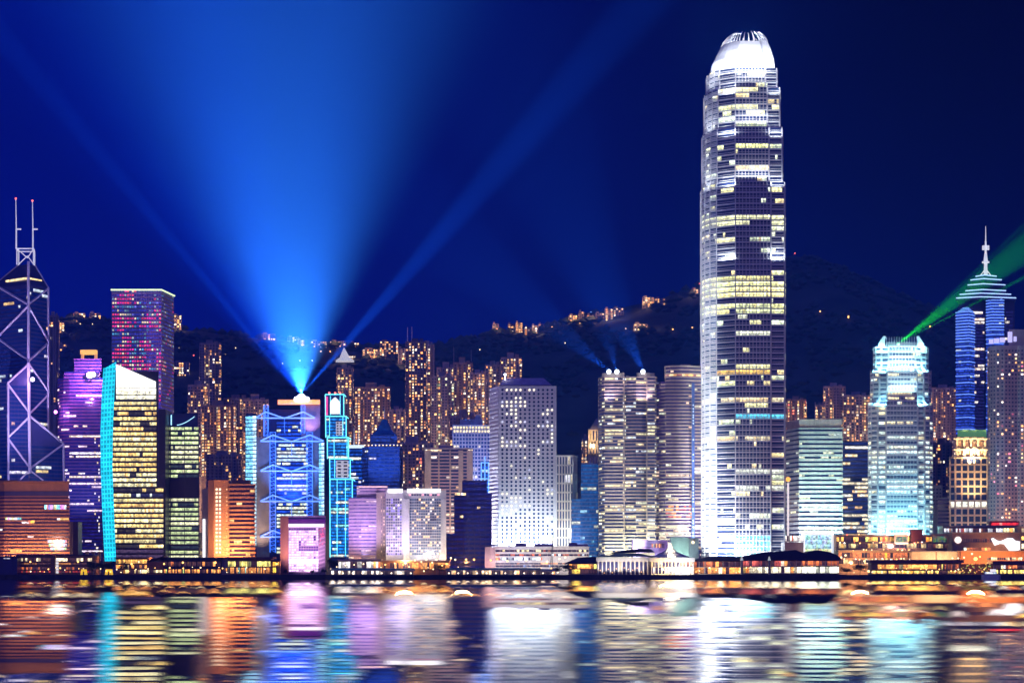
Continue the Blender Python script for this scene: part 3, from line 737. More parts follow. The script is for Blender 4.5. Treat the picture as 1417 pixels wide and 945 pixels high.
# ------------------------------------------------------------------ city hall block: pink white frontage on the water
D = 1415
root = thing('hall_block', 'squat pink and white lit waterfront block with dark purple window pattern', 'building', (wx(420,D), D+10, GZ))
PINKW = paint('pink_white_tile', (.66,.56,.66), .6, .05); m_ = MB()
m_.prism(poly_px([(388,.6),(450.5,.6),(450,22),(389,22)], D), GZ, wz(713.5,D)); m_.build('wall', W_LILAC, root)
m_ = MB(); m_.box(wx(387.8,D), wx(399,D), D, D+.5, GZ, wz(714,D)); m_.build('side_panel', W_RED, root)
m_ = MB(); m_.box(wx(399.2,D), wx(450.2,D), D-.2, D+.4, wz(724,D), wz(718,D)); m_.build('parapet_band', paint('purple_band', (.16,.04,.30)), root)
m_ = MB(); m_.box(wx(399.2,D), wx(448.5,D), D-.5, D+.4, wz(729,D), wz(724.6,D)); m_.build('light_band', light_mat('pink_white_cove', (1,.85,1), 1.4), root)
sp_ = []; nxw, nzw = 12, 17
m_ = MB()
for i in range(nxw+1): px = 399.6 + 41*i/nxw; m_.box(wx(px,D)-.14, wx(px,D)+.14, D-.42, D+.3, GZ, wz(729.5,D))
for j in range(nzw+1): py = 730 + 61*j/nzw; m_.box(wx(399.3,D), wx(440.9,D), D-.34, D+.3, wz(py,D)-.22, wz(py,D)+.22)
m_.build('window_frames', PINKW, root)
PURP = [(13-10,8)]
for i in range(nxw):
    for j in range(nzw):
        px = 399.6 + 41*(i+.5)/nxw; py = 730 + 61*(j+.5)/nzw
        darkw = (j in (7,8) and 4 <= i <= 11) and (j == 8 or j==7) or (i == 4 and j in (5,6)) or (i == 10 and j in (3,4)) or (i == 10 and j == 11) or (j == 0 and i < 11)
        k = random.uniform(.8,1.1); c = (.06,.004,.17) if darkw else (.95*k,.62*k,1.0*k)  # pink-white floodlight on the front put in as pane emission
        if not darkw and j in (12,13): c = (1.2,1.05,1.25)
        if not darkw and random.random() < .12: c = (.6,.4,.75)
        sp_.append((wx(px,D), D+.1, wz(py,D), 0, wx(399.6+41/nxw,D)-wx(399.6,D)-.25, 1.55, c))
punched(root, sp_, 100)
m_ = MB()
for j in range(9):
    py = 742 + j*5.6; a = 441; m_.add([(wx(a,D),D-.3,wz(py+2.5,D)),(wx(449.5,D),D-.3,wz(py,D)),(wx(449.5,D),D-.3,wz(py+2,D)),(wx(a,D),D-.3,wz(py+5,D)),
            (wx(a,D),D+.62,wz(py+2.5,D)),(wx(449.5,D),D+.62,wz(py,D)),(wx(449.5,D),D+.62,wz(py+2,D)),(wx(a,D),D+.62,wz(py+5,D))], [(3,2,1,0),(0,1,5,4),(7,6,2,3),(4,7,3,0),(1,2,6,5)])
m_.build('stair_flights', PINKW, root)
sp_ = []
for k in range(34): sp_.append((wx(random.uniform(441.5,449.5),D), D+.55, wz(random.uniform(729,754),D), 0, .8, .8, random.choice([(1,.06,.3),(.8,.05,.4),(1,.2,.4)])))
for s_ in sp_[:]:
    mm = MB(); mm.box(s_[0]-.4, s_[0]+.4, D+.02, D+.5, s_[2]-.4, s_[2]+.4); mm.build('flower_glow', light_mat('crimson_glow', (1,.07,.28), .8), root)  # red flowers, their brightness painted in as emission

# ------------------------------------------------------------------ hotels and offices, centre left
LH = lit(.0,.5,.12,2,WARM,.7,(.05,.03,.10))
hh = tower('lilac_office_block', 'lilac lit block with a blank ribbed front left of the white hotel', 'building', 1490,
      [([(483,4),(500,0),(520.5,0),(520.5,30),(483,30)], 688), ([(494,3),(536,3),(536,28),(494,28)], 674)], 2.7, .35, .35, 2.0, W_LILAC,
      lit(.0,.75,.14,3,[(1,.85,.7)],.6,(.10,.06,.17)), GLASS_PLUM, mech=[])
m_ = MB(); m_.prism(poly_px([(520.7,.4),(533.5,3),(533.5,30),(520.7,30)], 1490), GZ, wz(681,1490)); m_.build('wing', W_BEIGE, hh)
sp_ = []
for i in range(3):
    for j in range(18):
        k = random.random(); c = (1,.85,.55) if k < .25 else (.0,.0,.02)
        sp_.append((wx(523.3+3.6*i,1491), 1491.2+.7*i, wz(688+j*4.7,1490), .09, 1.1, 1.5, c))
punched(hh, sp_, 60)
m_ = MB(); 
for k in range(22): m_.ball((wx(497+1.8*k,1490), 1491.5, hh['_top']+.4), .45, 6, 4)
m_.build('roof_lights', light_mat('peach_lamp', (1,.6,.5), 1.5), hh)
D = 1450
root = thing('white_hotel', 'white hotel block with a glowing parapet and yellow uplit corner piers', 'hotel', (wx(575,D), D+12, GZ))
m_ = MB(); m_.prism(poly_px([(534,2.5),(558,.6),(617.5,.6),(617,30),(536,30)], D), GZ, wz(678,D)); m_.build('wall', W_WHITE, root)
for a, b, dy in ((558,566.5,-.8),(610.5,617.2,-.8)):
    m_ = MB(); m_.box(wx(a,D), wx(b,D), D+dy, D+.55, GZ, wz(690,D)); m_.build('pier', W_WHITE, root)
for a, b, dy in ((536.5,557,.4),(563.5,609.5,-.6)):
    m_ = MB(); m_.box(wx(a,D), wx(b,D), D+dy, D+2.8, wz(681.5,D), wz(676,D)); m_.build('parapet_light', light_mat('white_parapet', (1,.97,1), 1.5), root)
sp_ = []
for i in range(14):
    for j in range(20):
        px = 568.3 + i*3.1; py = 691 + j*3.95; k = random.random()
        c = (1.2,.75,.3) if k < .13 else (1,.9,.8) if k < .2 else (.05,.09,.17) if k < .7 else (.0,.0,.03)
        sp_.append((wx(px,D), D+.58, wz(py,D), 0, 1.15, 1.25, c))
for i in range(7):
    for j in range(20):
        px = 536 + i*3.1; k = random.random(); c = (.25,.2,.8) if k < .3 else (1,.9,.8) if k < .36 else (.03,.01,.08)
        sp_.append((wx(px,D+2.5-i*.27), D+2.3-i*.27, wz(691+j*3.95,D), -.14, 1.1, 1.25, c))
for i in range(12): sp_.append((wx(567+i*3.6,D), D+.5, wz(684.5,D), 0, 1.3, 1.2, (.02,.01,.05) if random.random()<.7 else (1,.3,.4)))
punched(root, sp_, 100)
m_ = MB()
for j in range(21): m_.box(wx(566.8,D), wx(610.2,D), D-.1, D+.55, wz(693.6+j*3.95,D)-.25, wz(693.6+j*3.95,D)+.25)
m_.build('floor_ledges', W_WHITE, root)
# blue tower with pyramid roof
pt = tower('pyramid_roof_tower', 'blue lit tower with a steep pyramid roof behind the lilac block', 'tower', 1720,
      [([(502,10),(510,0),(553,0),(556,26),(504,30)], 618),([(513,5),(549,5),(549,28),(513,28)], 603)], 3.2, .5, .3, 2.2, W_BLUE, lit(.0,.8,.06,3,COOL,.8,(.01,.03,.2)), GLASS_BLUE, pier=2, mech=[])
m_ = MB(); pp = [(x, y, pt['_top']+1.3) for x, y in poly_px([(514,6),(548,6),(548,27),(514,27)], 1720)]; q = [(x, y, wz(578,1720)) for x, y in poly_px([(529,15),(535,15),(535,17),(529,17)], 1720)]
q2 = [(x, y, wz(594,1720)) for x, y in poly_px([(521,10),(542,10),(542,23),(521,23)], 1720)]
m_.loft([pp, q2, q]); m_.build('pyramid_roof', paint('blue_copper', (.05,.16,.34), .5), pt)
m_ = MB(); m_.tube(P3(532,579,1736), P3(532,565,1736), .5, 5, .12); m_.build('finial', STEEL, pt)
for k in range(11):
    m_ = MB(); m_.ball((wx(505+5*k,1719), 1718.5, wz(616,1720)), .55, 6, 4); m_.build('ledge_lamp', LAMP_WARM, pt)
# offices with pale piers and dark glass
pc = tower('piered_office_block', 'office block with beige piers and long dark glass rows behind the white hotel', 'office building', 1620,
      [([(588,0),(654,0),(654,30),(588,30)], 622)], 2.75, .55, .3, 2.0, W_PINK, lit(.06,.5,.2,3,[(1,.8,.5),(1,.9,.75),(1,.65,.3)],.9,(.006,.006,.03)), GLASS, mech=[(-.2,.1,-.2,.2,3)])
for a, b in ((588,596.5),(606.3,608.3),(622,624),(634.5,641),(646,654)):
    m_ = MB(); m_.box(wx(a,1620), wx(b,1620), 1618.6, 1619.9, GZ, wz(623,1620)); m_.build('pier', W_BEIGE, pc)
tower('lattice_block', 'blue white lattice fronted office block behind the white porthole tower', 'office building', 1760,
      [([(627,0),(678,0),(678,30),(627,30)], 590)], 3.35, .62, .4, 2.65, paint('lattice_white', (.5,.5,.62)), lit(.0,.85,.06,2,[(1,.85,.5)],.9,(.003,.003,.05)), GLASS_BLUE, pier=1, pier_d=.4, pier_w=.95,
      override=lambda py,i,c: [(1,.78,.35)]*c if py < 597 else None, mech=[(-.3,.3,-.2,.2,6), (.1,.25,-.1,.1,10)])
tower('navy_granite_block', 'dark navy stepped block with a few lit windows left of the porthole tower', 'building', 1500,
      [([(618,0),(680,0),(679,15),(618,15)], 738),([(629,.6),(680,.6),(679,14.5),(629,14.5)], 682),([(640,2),(673,2),(673,13),(640,13)], 667)], 3.3, .5, .15, 2.2, W_NAVY,
      lit(.0,.86,.12,3,[(1,.9,1),(1,.7,.3)],1.1,(.006,.006,.085)), GLASS_BLUE, pier=2, pier_d=.3, mech=[])
bl = tower('neon_lattice_tower', 'narrow tower with electric blue light lines squeezed beside the porthole tower', 'tower', 1620,
      [([(665,0),(677,0),(677,20),(665,20)], 640)], 3.2, .5, .2, 1.6, W_BLUE, lit(.0,.6,.2,2,COOL,.6,(.01,.1,.6)), GLASS_BLUE, mech=[])
m_ = MB()
for px in (666,671,676): m_.tube(P3(px,690,1618.5), P3(px,632 if px==671 else 640,1618.5), .45, 5)
for q in (640,650,662,674): m_.tube(P3(665,q,1618.5), P3(677,q,1618.5), .4, 5)
m_.build('neon_outline', light_mat('electric_blue_neon', (.08,.35,1), 1.7), bl)

# ------------------------------------------------------------------ tower with round windows
D = 1520
root = thing('porthole_tower', 'pale tower block covered in rows of round porthole windows', 'tower', (wx(725,D), D+20, GZ))
fr = poly_px([(677.5,22),(690,0),(770,0),(764,40),(682,44)], D)
m_ = MB(); m_.prism(fr, GZ, wz(534,D)); 
z = GZ + 6
while z < wz(537,D):   # shallow floor joints on the flank
    a, b = fr[0], fr[1]; m_.box(a[0]-.25, a[0]+.02, a[1], a[1]+.3, z, z+.1); 
    d = Vector((b[0]-a[0], b[1]-a[1])).normalized(); nn2 = Vector((d.y, -d.x)); o0 = Vector(a) + nn2*.55; o1 = Vector(b) + nn2*.55 - d*.4
    m_.add([(a[0],a[1],z),(b[0]-d.x*.4,b[1]-d.y*.4,z),(o1.x,o1.y,z),(o0.x,o0.y,z),(a[0],a[1],z+1.3),(b[0]-d.x*.4,b[1]-d.y*.4,z+1.3),(o1.x,o1.y,z+1.3),(o0.x,o0.y,z+1.3)], [(3,2,6,7),(4,7,6,5),(0,1,2,3),(2,1,5,6)])
    z += 3.05
m_.build('wall', paint('white_metal_cladding', (.60,.59,.64), .5, .05), root)
m_ = MB(); zt = wz(533.5,D); m_.loft([[(x,y,zt+.6) for x,y in poly_px([(691,3),(764,3),(758,38),(695,40)], D)], [(x,y,wz(521,D)) for x,y in poly_px([(697,12),(752,12),(750,30),(698,30)], D)]]); m_.build('roof', W_LILAC, root)
disc = None; rest = MB(); nport = 0
def disc_mesh():
    m_ = MB(); v = [(math.cos(2*math.pi*i/12)*.5, 0, math.sin(2*math.pi*i/12)*.5) for i in range(12)]; v2 = [(x, .12, z) for x, y, z in v]
    m_.add(v + v2, [tuple(range(12))] + [(i, 12+i, 12+(i+1) % 12, (i+1) % 12) for i in range(12)], [(0,0,0)]*13, [tuple((.5+x, .5+z) for x,y,z in v)] + [((0,0),(0,0),(0,0),(0,0))]*12)
    o = m_.build('round_window', HOME); me = o.data; bpy.data.objects.remove(o); return me
dm = disc_mesh(); pr_ = []
for r_ in range(39):
    py = 539.5 + r_*5.52; rowk = random.random()
    for c in range(12):
        px = 695.2 + c*6.25; k = mnoise.noise(Vector((c*.22, r_*.6, 4.7)))
        onn = k > .27 or random.random() < .05
        col = (1.25,1.1,.75) if onn else (.0,.0,.012)
        if onn and random.random() < .25: col = (.6,.6,.75)
        pr_.append((px, py, col))
pr_.sort(key=lambda s: -s[2][0])
for px, py, col in pr_[:100]:
    o = bpy.data.objects.new('round_window', dm); COL.objects.link(o); o.parent = root; o.location = Vector((wx(px,D), D-.15, wz(py,D))) - world_loc(root)
    o.scale = (1.75,1,1.75); o.color = (*col,1)
for px, py, col in pr_[100:]:
    v = [(wx(px,D) + math.cos(2*math.pi*i/10)*.88, D-.1, wz(py,D) + math.sin(2*math.pi*i/10)*.88) for i in range(10)]
    rest.add(v, [tuple(range(10))], [col], [tuple((.5,.5) for _ in range(10))])
tag(rest.build('round_windows', GLASS, root), kind='stuff')
m_ = MB(); m_.ball(P3(699,518.5,D+8), 1.0); m_.tube(P3(699,526,D+8), P3(699,520,D+8), .25, 5); m_.build('beacon', LAMP_W, root)

# right of it
tower('white_piered_block', 'narrow office block with white vertical piers right of the porthole tower', 'office building', 1600,
      [([(770,0),(793,0),(798,12),(798,30),(770,30)], 632)], 7.2, .84, .5, 2.4, W_WHITE, lit(.0,.5,.2,2,[(1,.85,.5),(.9,.9,1)],.8,(.004,.005,.03)), GLASS, pier=1, pier_d=.5, pier_w=1.2, mech=[])
tower('teal_glass_block', 'dark teal glass office block with a lower left wing', 'office building', 1580,
      [([(791,2),(803,0),(828,0),(828,30),(791,30)], 690),([(804,0),(828,0),(828,26),(804,26)], 643)], 3.1, .7, .1, 1.8, W_BLUE, lit(.03,.55,.14,3,[(.4,.8,1),(.9,.95,.7),(.2,.6,.8)],.6,(.005,.05,.16)), GLASS_BLUE, mech=[])
ct = tower('classical_tower', 'beige tower with tall arched openings and a small pyramid top', 'tower', 1800,
      [([(815,0),(832,0),(832,18),(815,18)], 596)], 12, .75, .6, 2.6, W_BEIGE, lit(.0,.6,.2,2,WARM,.5,(.03,.02,.05)), pier=1, pier_d=.6, pier_w=1.4, mech=[])
m_ = MB(); m_.loft([[(x,y,ct['_top']+1.4) for x,y in poly_px([(816,1),(832,1),(832,17),(816,17)],1800)], [(x,y,wz(578,1800)) for x,y in poly_px([(825,8),(827,8),(827,10),(825,10)],1800)]]); m_.build('pyramid_roof', W_GREY, ct)

# ------------------------------------------------------------------ twin rounded towers
EX = lit(.10,.34,.3,4,[(1,.9,.5),(.9,.95,.7),(1,.8,.45),(.8,.9,1)],.85,(.012,.015,.06))
def bow(a, b, d, n=5): return [(a + (b-a)*i/n, -d*math.sin(math.pi*i/n)) for i in range(n+1)]
D = 1560
t1 = tower('twin_lobed_tower', 'striped twin lobed tower with starry rooftop searchlights', 'tower', D,
      [([(829,14),(833,5)] + [(837,1),(862,0),(863,5),(866,3),(880,1),(895,3),(895.5,0)] + [(906,0),(908,5),(908,40),(829,40)], 523)], 2.72, .5, .75, 2.0, W_ROSE, EX, GLASS, mech=[], roof=True)
m_ = MB()
for px in (863.8, 895.2): m_.box(wx(px,D)-.4, wx(px,D)+.4, D-.6, D+1.2, GZ, wz(523,D))
m_.prism(poly_px([(833,4),(864,2),(864,30),(833,30)], D), t1['_top']+1.3, wz(515.5,D)); m_.prism(poly_px([(881,2),(906,2),(906,30),(881,30)], D), t1['_top']+1.3, wz(515.5,D)); m_.build('plant_room', W_ROSE, t1)
for px in (842.5, 853.5, 889.5):
    m_ = MB(); m_.ball((wx(px,D), D-1.5, wz(514.5,D)), 1.7, 10, 6); m_.tube((wx(px,D), D+3, wz(516,D)), (wx(px,D), D-1, wz(514.7,D)), .3, 5); m_.build('searchlight', LAMP_W, t1)
t2 = tower('round_shouldered_tower', 'striped curved tower with orange lit restaurant floor near its top', 'tower', D,
      [([(908.5,10),(912,4),(921,1),(921.5,-1),(953,-1),(958,2),(972,3),(972,36),(909,36)], 528),([(921,1),(928,-2.5),(940,-3.5),(954,-2),(972,2),(972,34),(921,34)], 508.5)], 2.72, .5, .7, 2.0, W_ROSE,
      lit(.05,.5,.2,5,[(1,.85,.5),(.9,.95,.7),(1,.7,.5)],.8,(.02,.012,.06)), GLASS_PLUM, mech=[(-.1,.15,-.1,.2,2.5)],
      override=lambda py,i,c: [random.choice([(1,.5,.1),(1,.7,.35),(.3,.1,.05)]) for _ in range(c)] if 517 < py < 524 else [random.choice([(1,.35,.06),(.5,.12,.1),(.08,.02,.1)]) for _ in range(c)] if 697 < py < 716 and i in (3,4) else None)
m_ = MB(); m_.box(wx(957.2,D), wx(961,D), D-1.6, D+1.9, GZ, wz(530,D)); m_.build('lift_shaft', W_BLUE, t2)
for k in range(46):
    py = 560 + k*4.3 + random.uniform(-1,1)
    if random.random() < .3 + k*.012: m_ = MB(); m_.box(wx(958.3,D), wx(959.9,D), D-1.75, D-1.62, wz(py+2,D), wz(py,D)); m_.build('shaft_light', light_mat('pale_blue_shaft', (.35,.6,1), 1.2), t2)

# ------------------------------------------------------------------ the tallest tower
D = 1530; IW = [(970,40),(971.5,30),(976,21),(983,14),(992,9),(1018,0),(1066,0),(1066.5,1.6),(1085,1.6),(1086,10),(1080,60),(985,64)]
def remap(foot, l, r, src=(970,1086), shrink=None):
    k = (r-l)/(src[1]-src[0]); s = shrink if shrink is not None else k
    return [(l + (px-src[0])*k, 30 + (dy-30)*s) for px, dy in foot]
IFC_ROWS = {}
def ifc_rows(py, i, c):
    r = 1.0
    if 383 < py < 412 or 420 < py < 426 or 430 < py < 436: return lit_row(c, lit(.9,0,.8,8,[(.95,.95,.38),(.85,.92,.45),(1,.9,.35)],1.25,(.01,.01,.04)), 'full')
    if 514 < py < 521 and i in (4,5): return lit_row(c, lit(1,0,1,8,[(1,.62,.12)],1.0), 'some' if i == 5 else 'full')
    if 300 < py < 308: return lit_row(c, lit(1,0,1,8,[(.95,.95,.5)],.95), 'full')
    if 200 < py < 206 and i == 5: return lit_row(c, lit(1,0,1,8,[(.95,.95,.35)],1.3), 'full')
    if 569 < py < 576 and i >= 5: return [(.1,.55,.75)]*c
    if 601 < py < 608 or 551<py<557: return lit_row(c, lit(1,0,.7,8,[(1,.75,.35),(1,.85,.5)],.95,(.01,.01,.04)), 'some')
    if 648 < py < 656 or 671 < py < 678: return lit_row(c, lit(1,0,.8,7,[(.9,.95,.75)],.9,(.01,.01,.04)), 'some')
    if 738 < py < 768 and i == 5: return [(.15,.85,.95) if k % 3 else (.1,.4,.5) for k in range(c)]
    if 360 < py < 372 or 176 < py < 196: return [(.004,.004,.02)]*c
    return None
I2 = tower('tallest_tower', 'tallest tower on the waterfront, silver white with a clawed glowing crown', 'skyscraper', D,
      [(IW, 252), (remap(IW,971.8,1082.5), 176), (remap(IW,974.5,1079), 120), (remap(IW,978,1075), 92)], 4.26, .74, .42, 1.75, W_SILVER,
      lit(.06,.40,.25,4,OFFICE,1.15,(.003,.003,.012)), GLASS, pier=1.5, pier_edges=(5,), finned=(0,1,2,3), pier_d=.8, pier_w=.42, override=ifc_rows, ledge_mid=True, roof=False)
cr = MB(); lv = [(92,981,1073),(86,984.5,1071),(80,988,1069),(73,991,1067),(66.5,994.5,1064.5),(61,998,1062)]
cr.loft([[(wx(px,D+dy), D+dy, wz(py,D if py > 90 else D+22)) for px, dy in remap(IW,l,r)] for py, l, r in lv]); cr.build('crown', W_SILVER, I2)
l6 = remap(IW,998,1062); l7 = remap(IW,1013,1050); nC = len(IW)
def along(pts, t):
    t = (t % 1)*len(pts); i = int(t); f = t - i; a, b = pts[i], pts[(i+1) % len(pts)]; return (a[0]+(b[0]-a[0])*f, a[1]+(b[1]-a[1])*f)
for k in range(44):
    t = k/44; m_ = MB(); ring = []
    for s_, py in ((0,61.5),(.25,56.5),(.6,50.5),(1,45.2 + 2.5*((k*7) % 3)/2)):
        a, b = along(l6,t), along(l7,t); e = s_**1.35; px = a[0]+(b[0]-a[0])*e; dy = a[1]+(b[1]-a[1])*e; wd = .42*(1-.5*s_)
        x = wx(px,D+dy); y = D+dy; z = wz(py,D+24); ring.append([(x-wd,y-wd,z),(x+wd,y-wd,z),(x+wd,y+wd,z),(x-wd,y+wd,z)])
    m_.loft(ring); m_.build('crown_claw', W_SILVER, I2)
for k, (py0, py1, l, r) in enumerate(((92,84,984,1070),)):
    pass
m_ = MB(); pp = offset(poly_px(remap(IW,978,1075), D), 1.2)
for i in range(5, 6): 
    a, b = pp[i], pp[i+1]; m_.tube((*a, wz(89,D)), (*b, wz(89,D)), .5, 5)
m_.build('light_strip', light_mat('rose_strip', (1,.7,.85), 1.2), I2)

# ------------------------------------------------------------------ its shorter sibling
D = 1600; IW1 = [(1202,14),(1206,6),(1214,3),(1215,6),(1226,4.5),(1227,0),(1269,0),(1270,4),(1279,5),(1280,2),(1286,5),(1290,14),(1288,50),(1204,50)]
def i1_rows(py, i, c):
    if py > 612 and random.random() < .62: return lit_row(c, lit(1,0,.9,8,[(.75,1,.95),(.85,1,.9),(.95,.98,.7)],1.1,(.004,.015,.04)), 'full')
    return None
SRC1 = (1202,1290)
I1 = tower('clawed_office_tower', 'turquoise lit tower with a clawed crown and a green laser', 'skyscraper', D,
      [(IW1, 556), (remap(IW1,1205,1288,SRC1), 510), (remap(IW1,1209,1284,SRC1), 480)], 3.95, .5, .55, 1.8, W_SILVER,
      lit(.10,.40,.3,4,[(.8,1,.9),(1,.85,.45),(.85,1,.85)],1.1,(.006,.012,.04)), GLASS, pier=1.5, pier_edges=(5,), pier_d=.6, pier_w=.4, override=i1_rows, ledge_mid=True, mech=[(-.3,.3,-.3,.3,4)])
for (l, r, dy) in ((1215,1226,0),(1269,1279,0)):
    m_ = MB(); rg = []
    for s_, py in ((0,480),(.35,474),(.7,469),(1,464.5)):
        lft = l < 1240; e = s_**1.6*7.5; x0, x1 = (l+e*(1 if lft else 0)+ (0 if lft else 0), r) if lft else (l, r-e)
        if lft: x0, x1 = l+e, l+e+ (10-6.5*s_)
        else: x0, x1 = r-e-(10-6.5*s_), r-e
        rg.append([(wx(x0,D+3),D+3,wz(py,D)),(wx(x1,D+3),D+3,wz(py,D)),(wx(x1,D+40),D+40,wz(py,D)),(wx(x0,D+40),D+40,wz(py,D))])
    m_.loft(rg); m_.build('crown_shell', W_SILVER, I1)
for k in range(13):
    px = 1227 + 42*k/12; m_ = MB(); rg = []
    for s_, py in ((0,481),(.5,472),(1,465)): y = D + 2 + 4*s_**2; x = wx(px,y); rg.append([(x-.28,y-.3,wz(py,D)),(x+.28,y-.3,wz(py,D)),(x+.28,y+.4,wz(py,D)),(x-.28,y+.4,wz(py,D))])
    m_.loft(rg); m_.build('crown_claw', W_SILVER, I1)
m_ = MB(); m_.ball(P3(1243,476,D-1), .9); m_.build('laser_head', light_mat('green_laser', (.1,1,.2), 4), I1)

# stripes block between them
sb = tower('striped_bank_block', 'broad pale green striped office block between the two clawed towers', 'office building', 1630,
      [([(1088,26),(1106,0),(1165,0),(1163,40),(1090,44)], 594)], 3.72, .42, .7, 2.2, W_GREEN, lit(.08,.45,.25,4,[(.9,.95,.6),(.8,.9,.8)],.7,(.004,.012,.03)), GLASS, mech=[])
m_ = MB(); m_.prism(poly_px([(1088,26),(1106,0),(1165,0),(1163,40),(1090,44)],1630), sb['_top']+1.4, wz(580,1630)); m_.build('parapet_block', W_BEIGE, sb)
m_ = MB(); m_.tube(P3(1128,580,1640), P3(1128,556,1640), .4, 5, .2); m_.build('antenna', STEEL, sb)
lc = thing('bright_column', 'slim white lit column with an orange globe between tallest tower and striped block', 'lamp', (wx(1090.5,1560), 1560, GZ))
m_ = MB(); y = 1560; m_.tube((wx(1090.5,y),y,GZ), P3(1090.5,668,y), .8, 8); m_.build('column', light_mat('white_column', (1,.85,.9), .9), lc)
m_ = MB(); m_.ball(P3(1090.5,663,y), 2.0, 10, 6); m_.build('globe', light_mat('orange_globe', (1,.42,.03), 1.6), lc)
tower('dim_glass_block', 'dim blue glass block with bright lower floors left of the turquoise tower', 'office building', 1690,
      [([(1163,0),(1203,0),(1203,30),(1163,30)], 612)], 3.4, .6, .2, 2.0, paint('slate_steel', (.12,.13,.24), .4), lit(.12,.45,.3,3,[(1,.8,.45),(1,.6,.25),(1,.95,.8)],.9,(.012,.018,.09)), GLASS_BLUE, mech=[],
      override=lambda py,i,c: lit_row(c, lit(1,0,.9,7,[(1,.85,.55)],1.1), 'full') if 660 < py < 678 or 712 < py < 722 else None)

# ------------------------------------------------------------------ spired tower with blue light lines
D = 1900
root = thing('spired_tower', 'tower with blue neon floor lines under a stepped roof and white spire', 'skyscraper', (wx(1364,D), D+30, GZ))
SX = 1900
wl = MB(); wl.prism(poly_px([(1326,6),(1366,10),(1366,2),(1404,6),(1404,50),(1330,50)], D), GZ, wz(414,D)); wl.build('wall', W_NAVY, root)
cols_ = [([(1323,4),(1341,-4),(1348.5,4),(1346,16),(1325,16)], 432, 640, (1336,423)), ([(1365,2),(1372,-3),(1389,-2),(1391,10),(1367,12)], 416, 640, (1379,410))]
for ft, p0, p1, ap in cols_:
    po = poly_px(ft, D); m_ = MB(); m_.prism(po, GZ, wz(p0,D)); xs = sum(p[0] for p in po)/5; ys = sum(p[1] for p in po)/5
    m_.loft([[(x,y,wz(p0,D)+.05) for x,y in po], [(xs+(x-xs)*.15, ys+(y-ys)*.15, wz(ap[1],D)) for x,y in po]]); m_.build('bay', W_BLUE, root)
    py = p0; k = 0
    while py < 600:
        m_ = MB(); o = offset(po, .5); z = wz(py,D); m_.tube((*o[0],z),(*o[1],z),.38,5); m_.tube((*o[1],z),(*o[2],z),.38,5); m_.build('neon_line', NEON_BL, root)
        py += 4.1 if k < 10 else (6.2 if k < 13 else 9.5 if k < 17 else 16); k += 1
    for k in range(3):
        f_ = .25 + .25*k; z = wz(p0 + (ap[1]-p0)*f_, D); o = [(xs+(x-xs)*(1-.85*f_), ys+(y-ys)*(1-.85*f_)-.5) for x,y in po]
        m_ = MB(); m_.tube((*o[0],z),(*o[1],z),.3,5); m_.tube((*o[1],z),(*o[2],z),.3,5); m_.build('neon_line', NEON_BL, root)
    py = p0 + 2
    while py < 600:
        m_ = MB(); o = offset(po, .12); c = 5
        for i in (0,1): a, b = o[i], o[i+1]; m_.panes([(a[0]+(b[0]-a[0])*t/c, a[1]+(b[1]-a[1])*t/c) for t in range(c+1)], wz(py+2.6,D), wz(py,D), lit_row(c, lit(0,.7,.1,2,COOL,.5,(.02,.05,.42))))
        m_.build('window_band', GLASS_BLUE, root); py += 4.1
py = 430
while py < 640:
    for a, b, dy in ((1349,1364.5,7),(1392,1403,3.5)):
        m_ = MB(); c = 7; m_.panes([(wx(a+(b-a)*t/c,D), D+dy) for t in range(c+1)], wz(py+3,D), wz(py,D), lit_row(c, lit(.06,.7,.3,2,[(1,.75,.6),(1,.9,.8)],.9,(.006,.006,.06)))); m_.build('window_band', GLASS, root)
    py += 4.6
roofs = [(416,412,1323,1406),(411,407,1328,1399),(406,402,1336,1392),(398,394,1339,1391),(391,387,1343,1386),(386,382,1350,1379)]
m_ = MB()
for p0, p1, a, b in roofs: m_.prism(poly_px([(a,3),(a+ (b-a)*.42,-6),(b,2),(b-6,44),(a+8,44)], D), wz(p0,D), wz(p1,D))
m_.prism(poly_px([(1338,8),(1392,6),(1388,40),(1342,40)], D), wz(403,D), wz(397,D)); m_.build('roof', W_NAVY, root)
for p0, p1, a, b in roofs:
    po = offset(poly_px([(a,3),(a+(b-a)*.42,-6),(b,2)] , D), .0); po = poly_px([(a,2.4),(a+(b-a)*.42,-6.7),(b,1.3)], D)
    for z in (wz(p1,D),):
        m_ = MB(); m_.tube((*po[0],z),(*po[1],z),.5,5); m_.tube((*po[1],z),(*po[2],z),.5,5); m_.build('neon_line', light_mat('pale_blue_neon', (.4,.62,1), 1.6), root)
spm = light_mat('spire_glow', (.9,.92,1), .75, (.7,.7,.7)); m_ = MB(); x = 1364  # light on the white spire put in as emission
m_.tube(P3(x,383,D+15), P3(x,364,D+15), 2.0, 8, 1.6); m_.tube(P3(x,364,D+15), P3(x,362,D+15), 3.6, 8, 3.6); m_.tube(P3(x,362,D+15), P3(x,347,D+15), 2.2, 8, .9)
m_.tube(P3(x,347,D+15), P3(x,334,D+15), 1.0, 8, .8); m_.tube(P3(x,334,D+15), P3(x,313,D+15), .55, 6, .2); m_.build('spire', spm, root)
for dx in (-2.6, 2.6): m_ = MB(); m_.tube(P3(x+dx,346,D+15), P3(x+dx,340,D+15), 1.7, 8); m_.build('dish', spm, root)
for dx in (-7, 7): m_ = MB(); m_.tube(P3(x+dx,381,D+15), P3(x,372,D+15), .5, 5); m_.build('stay', spm, root)

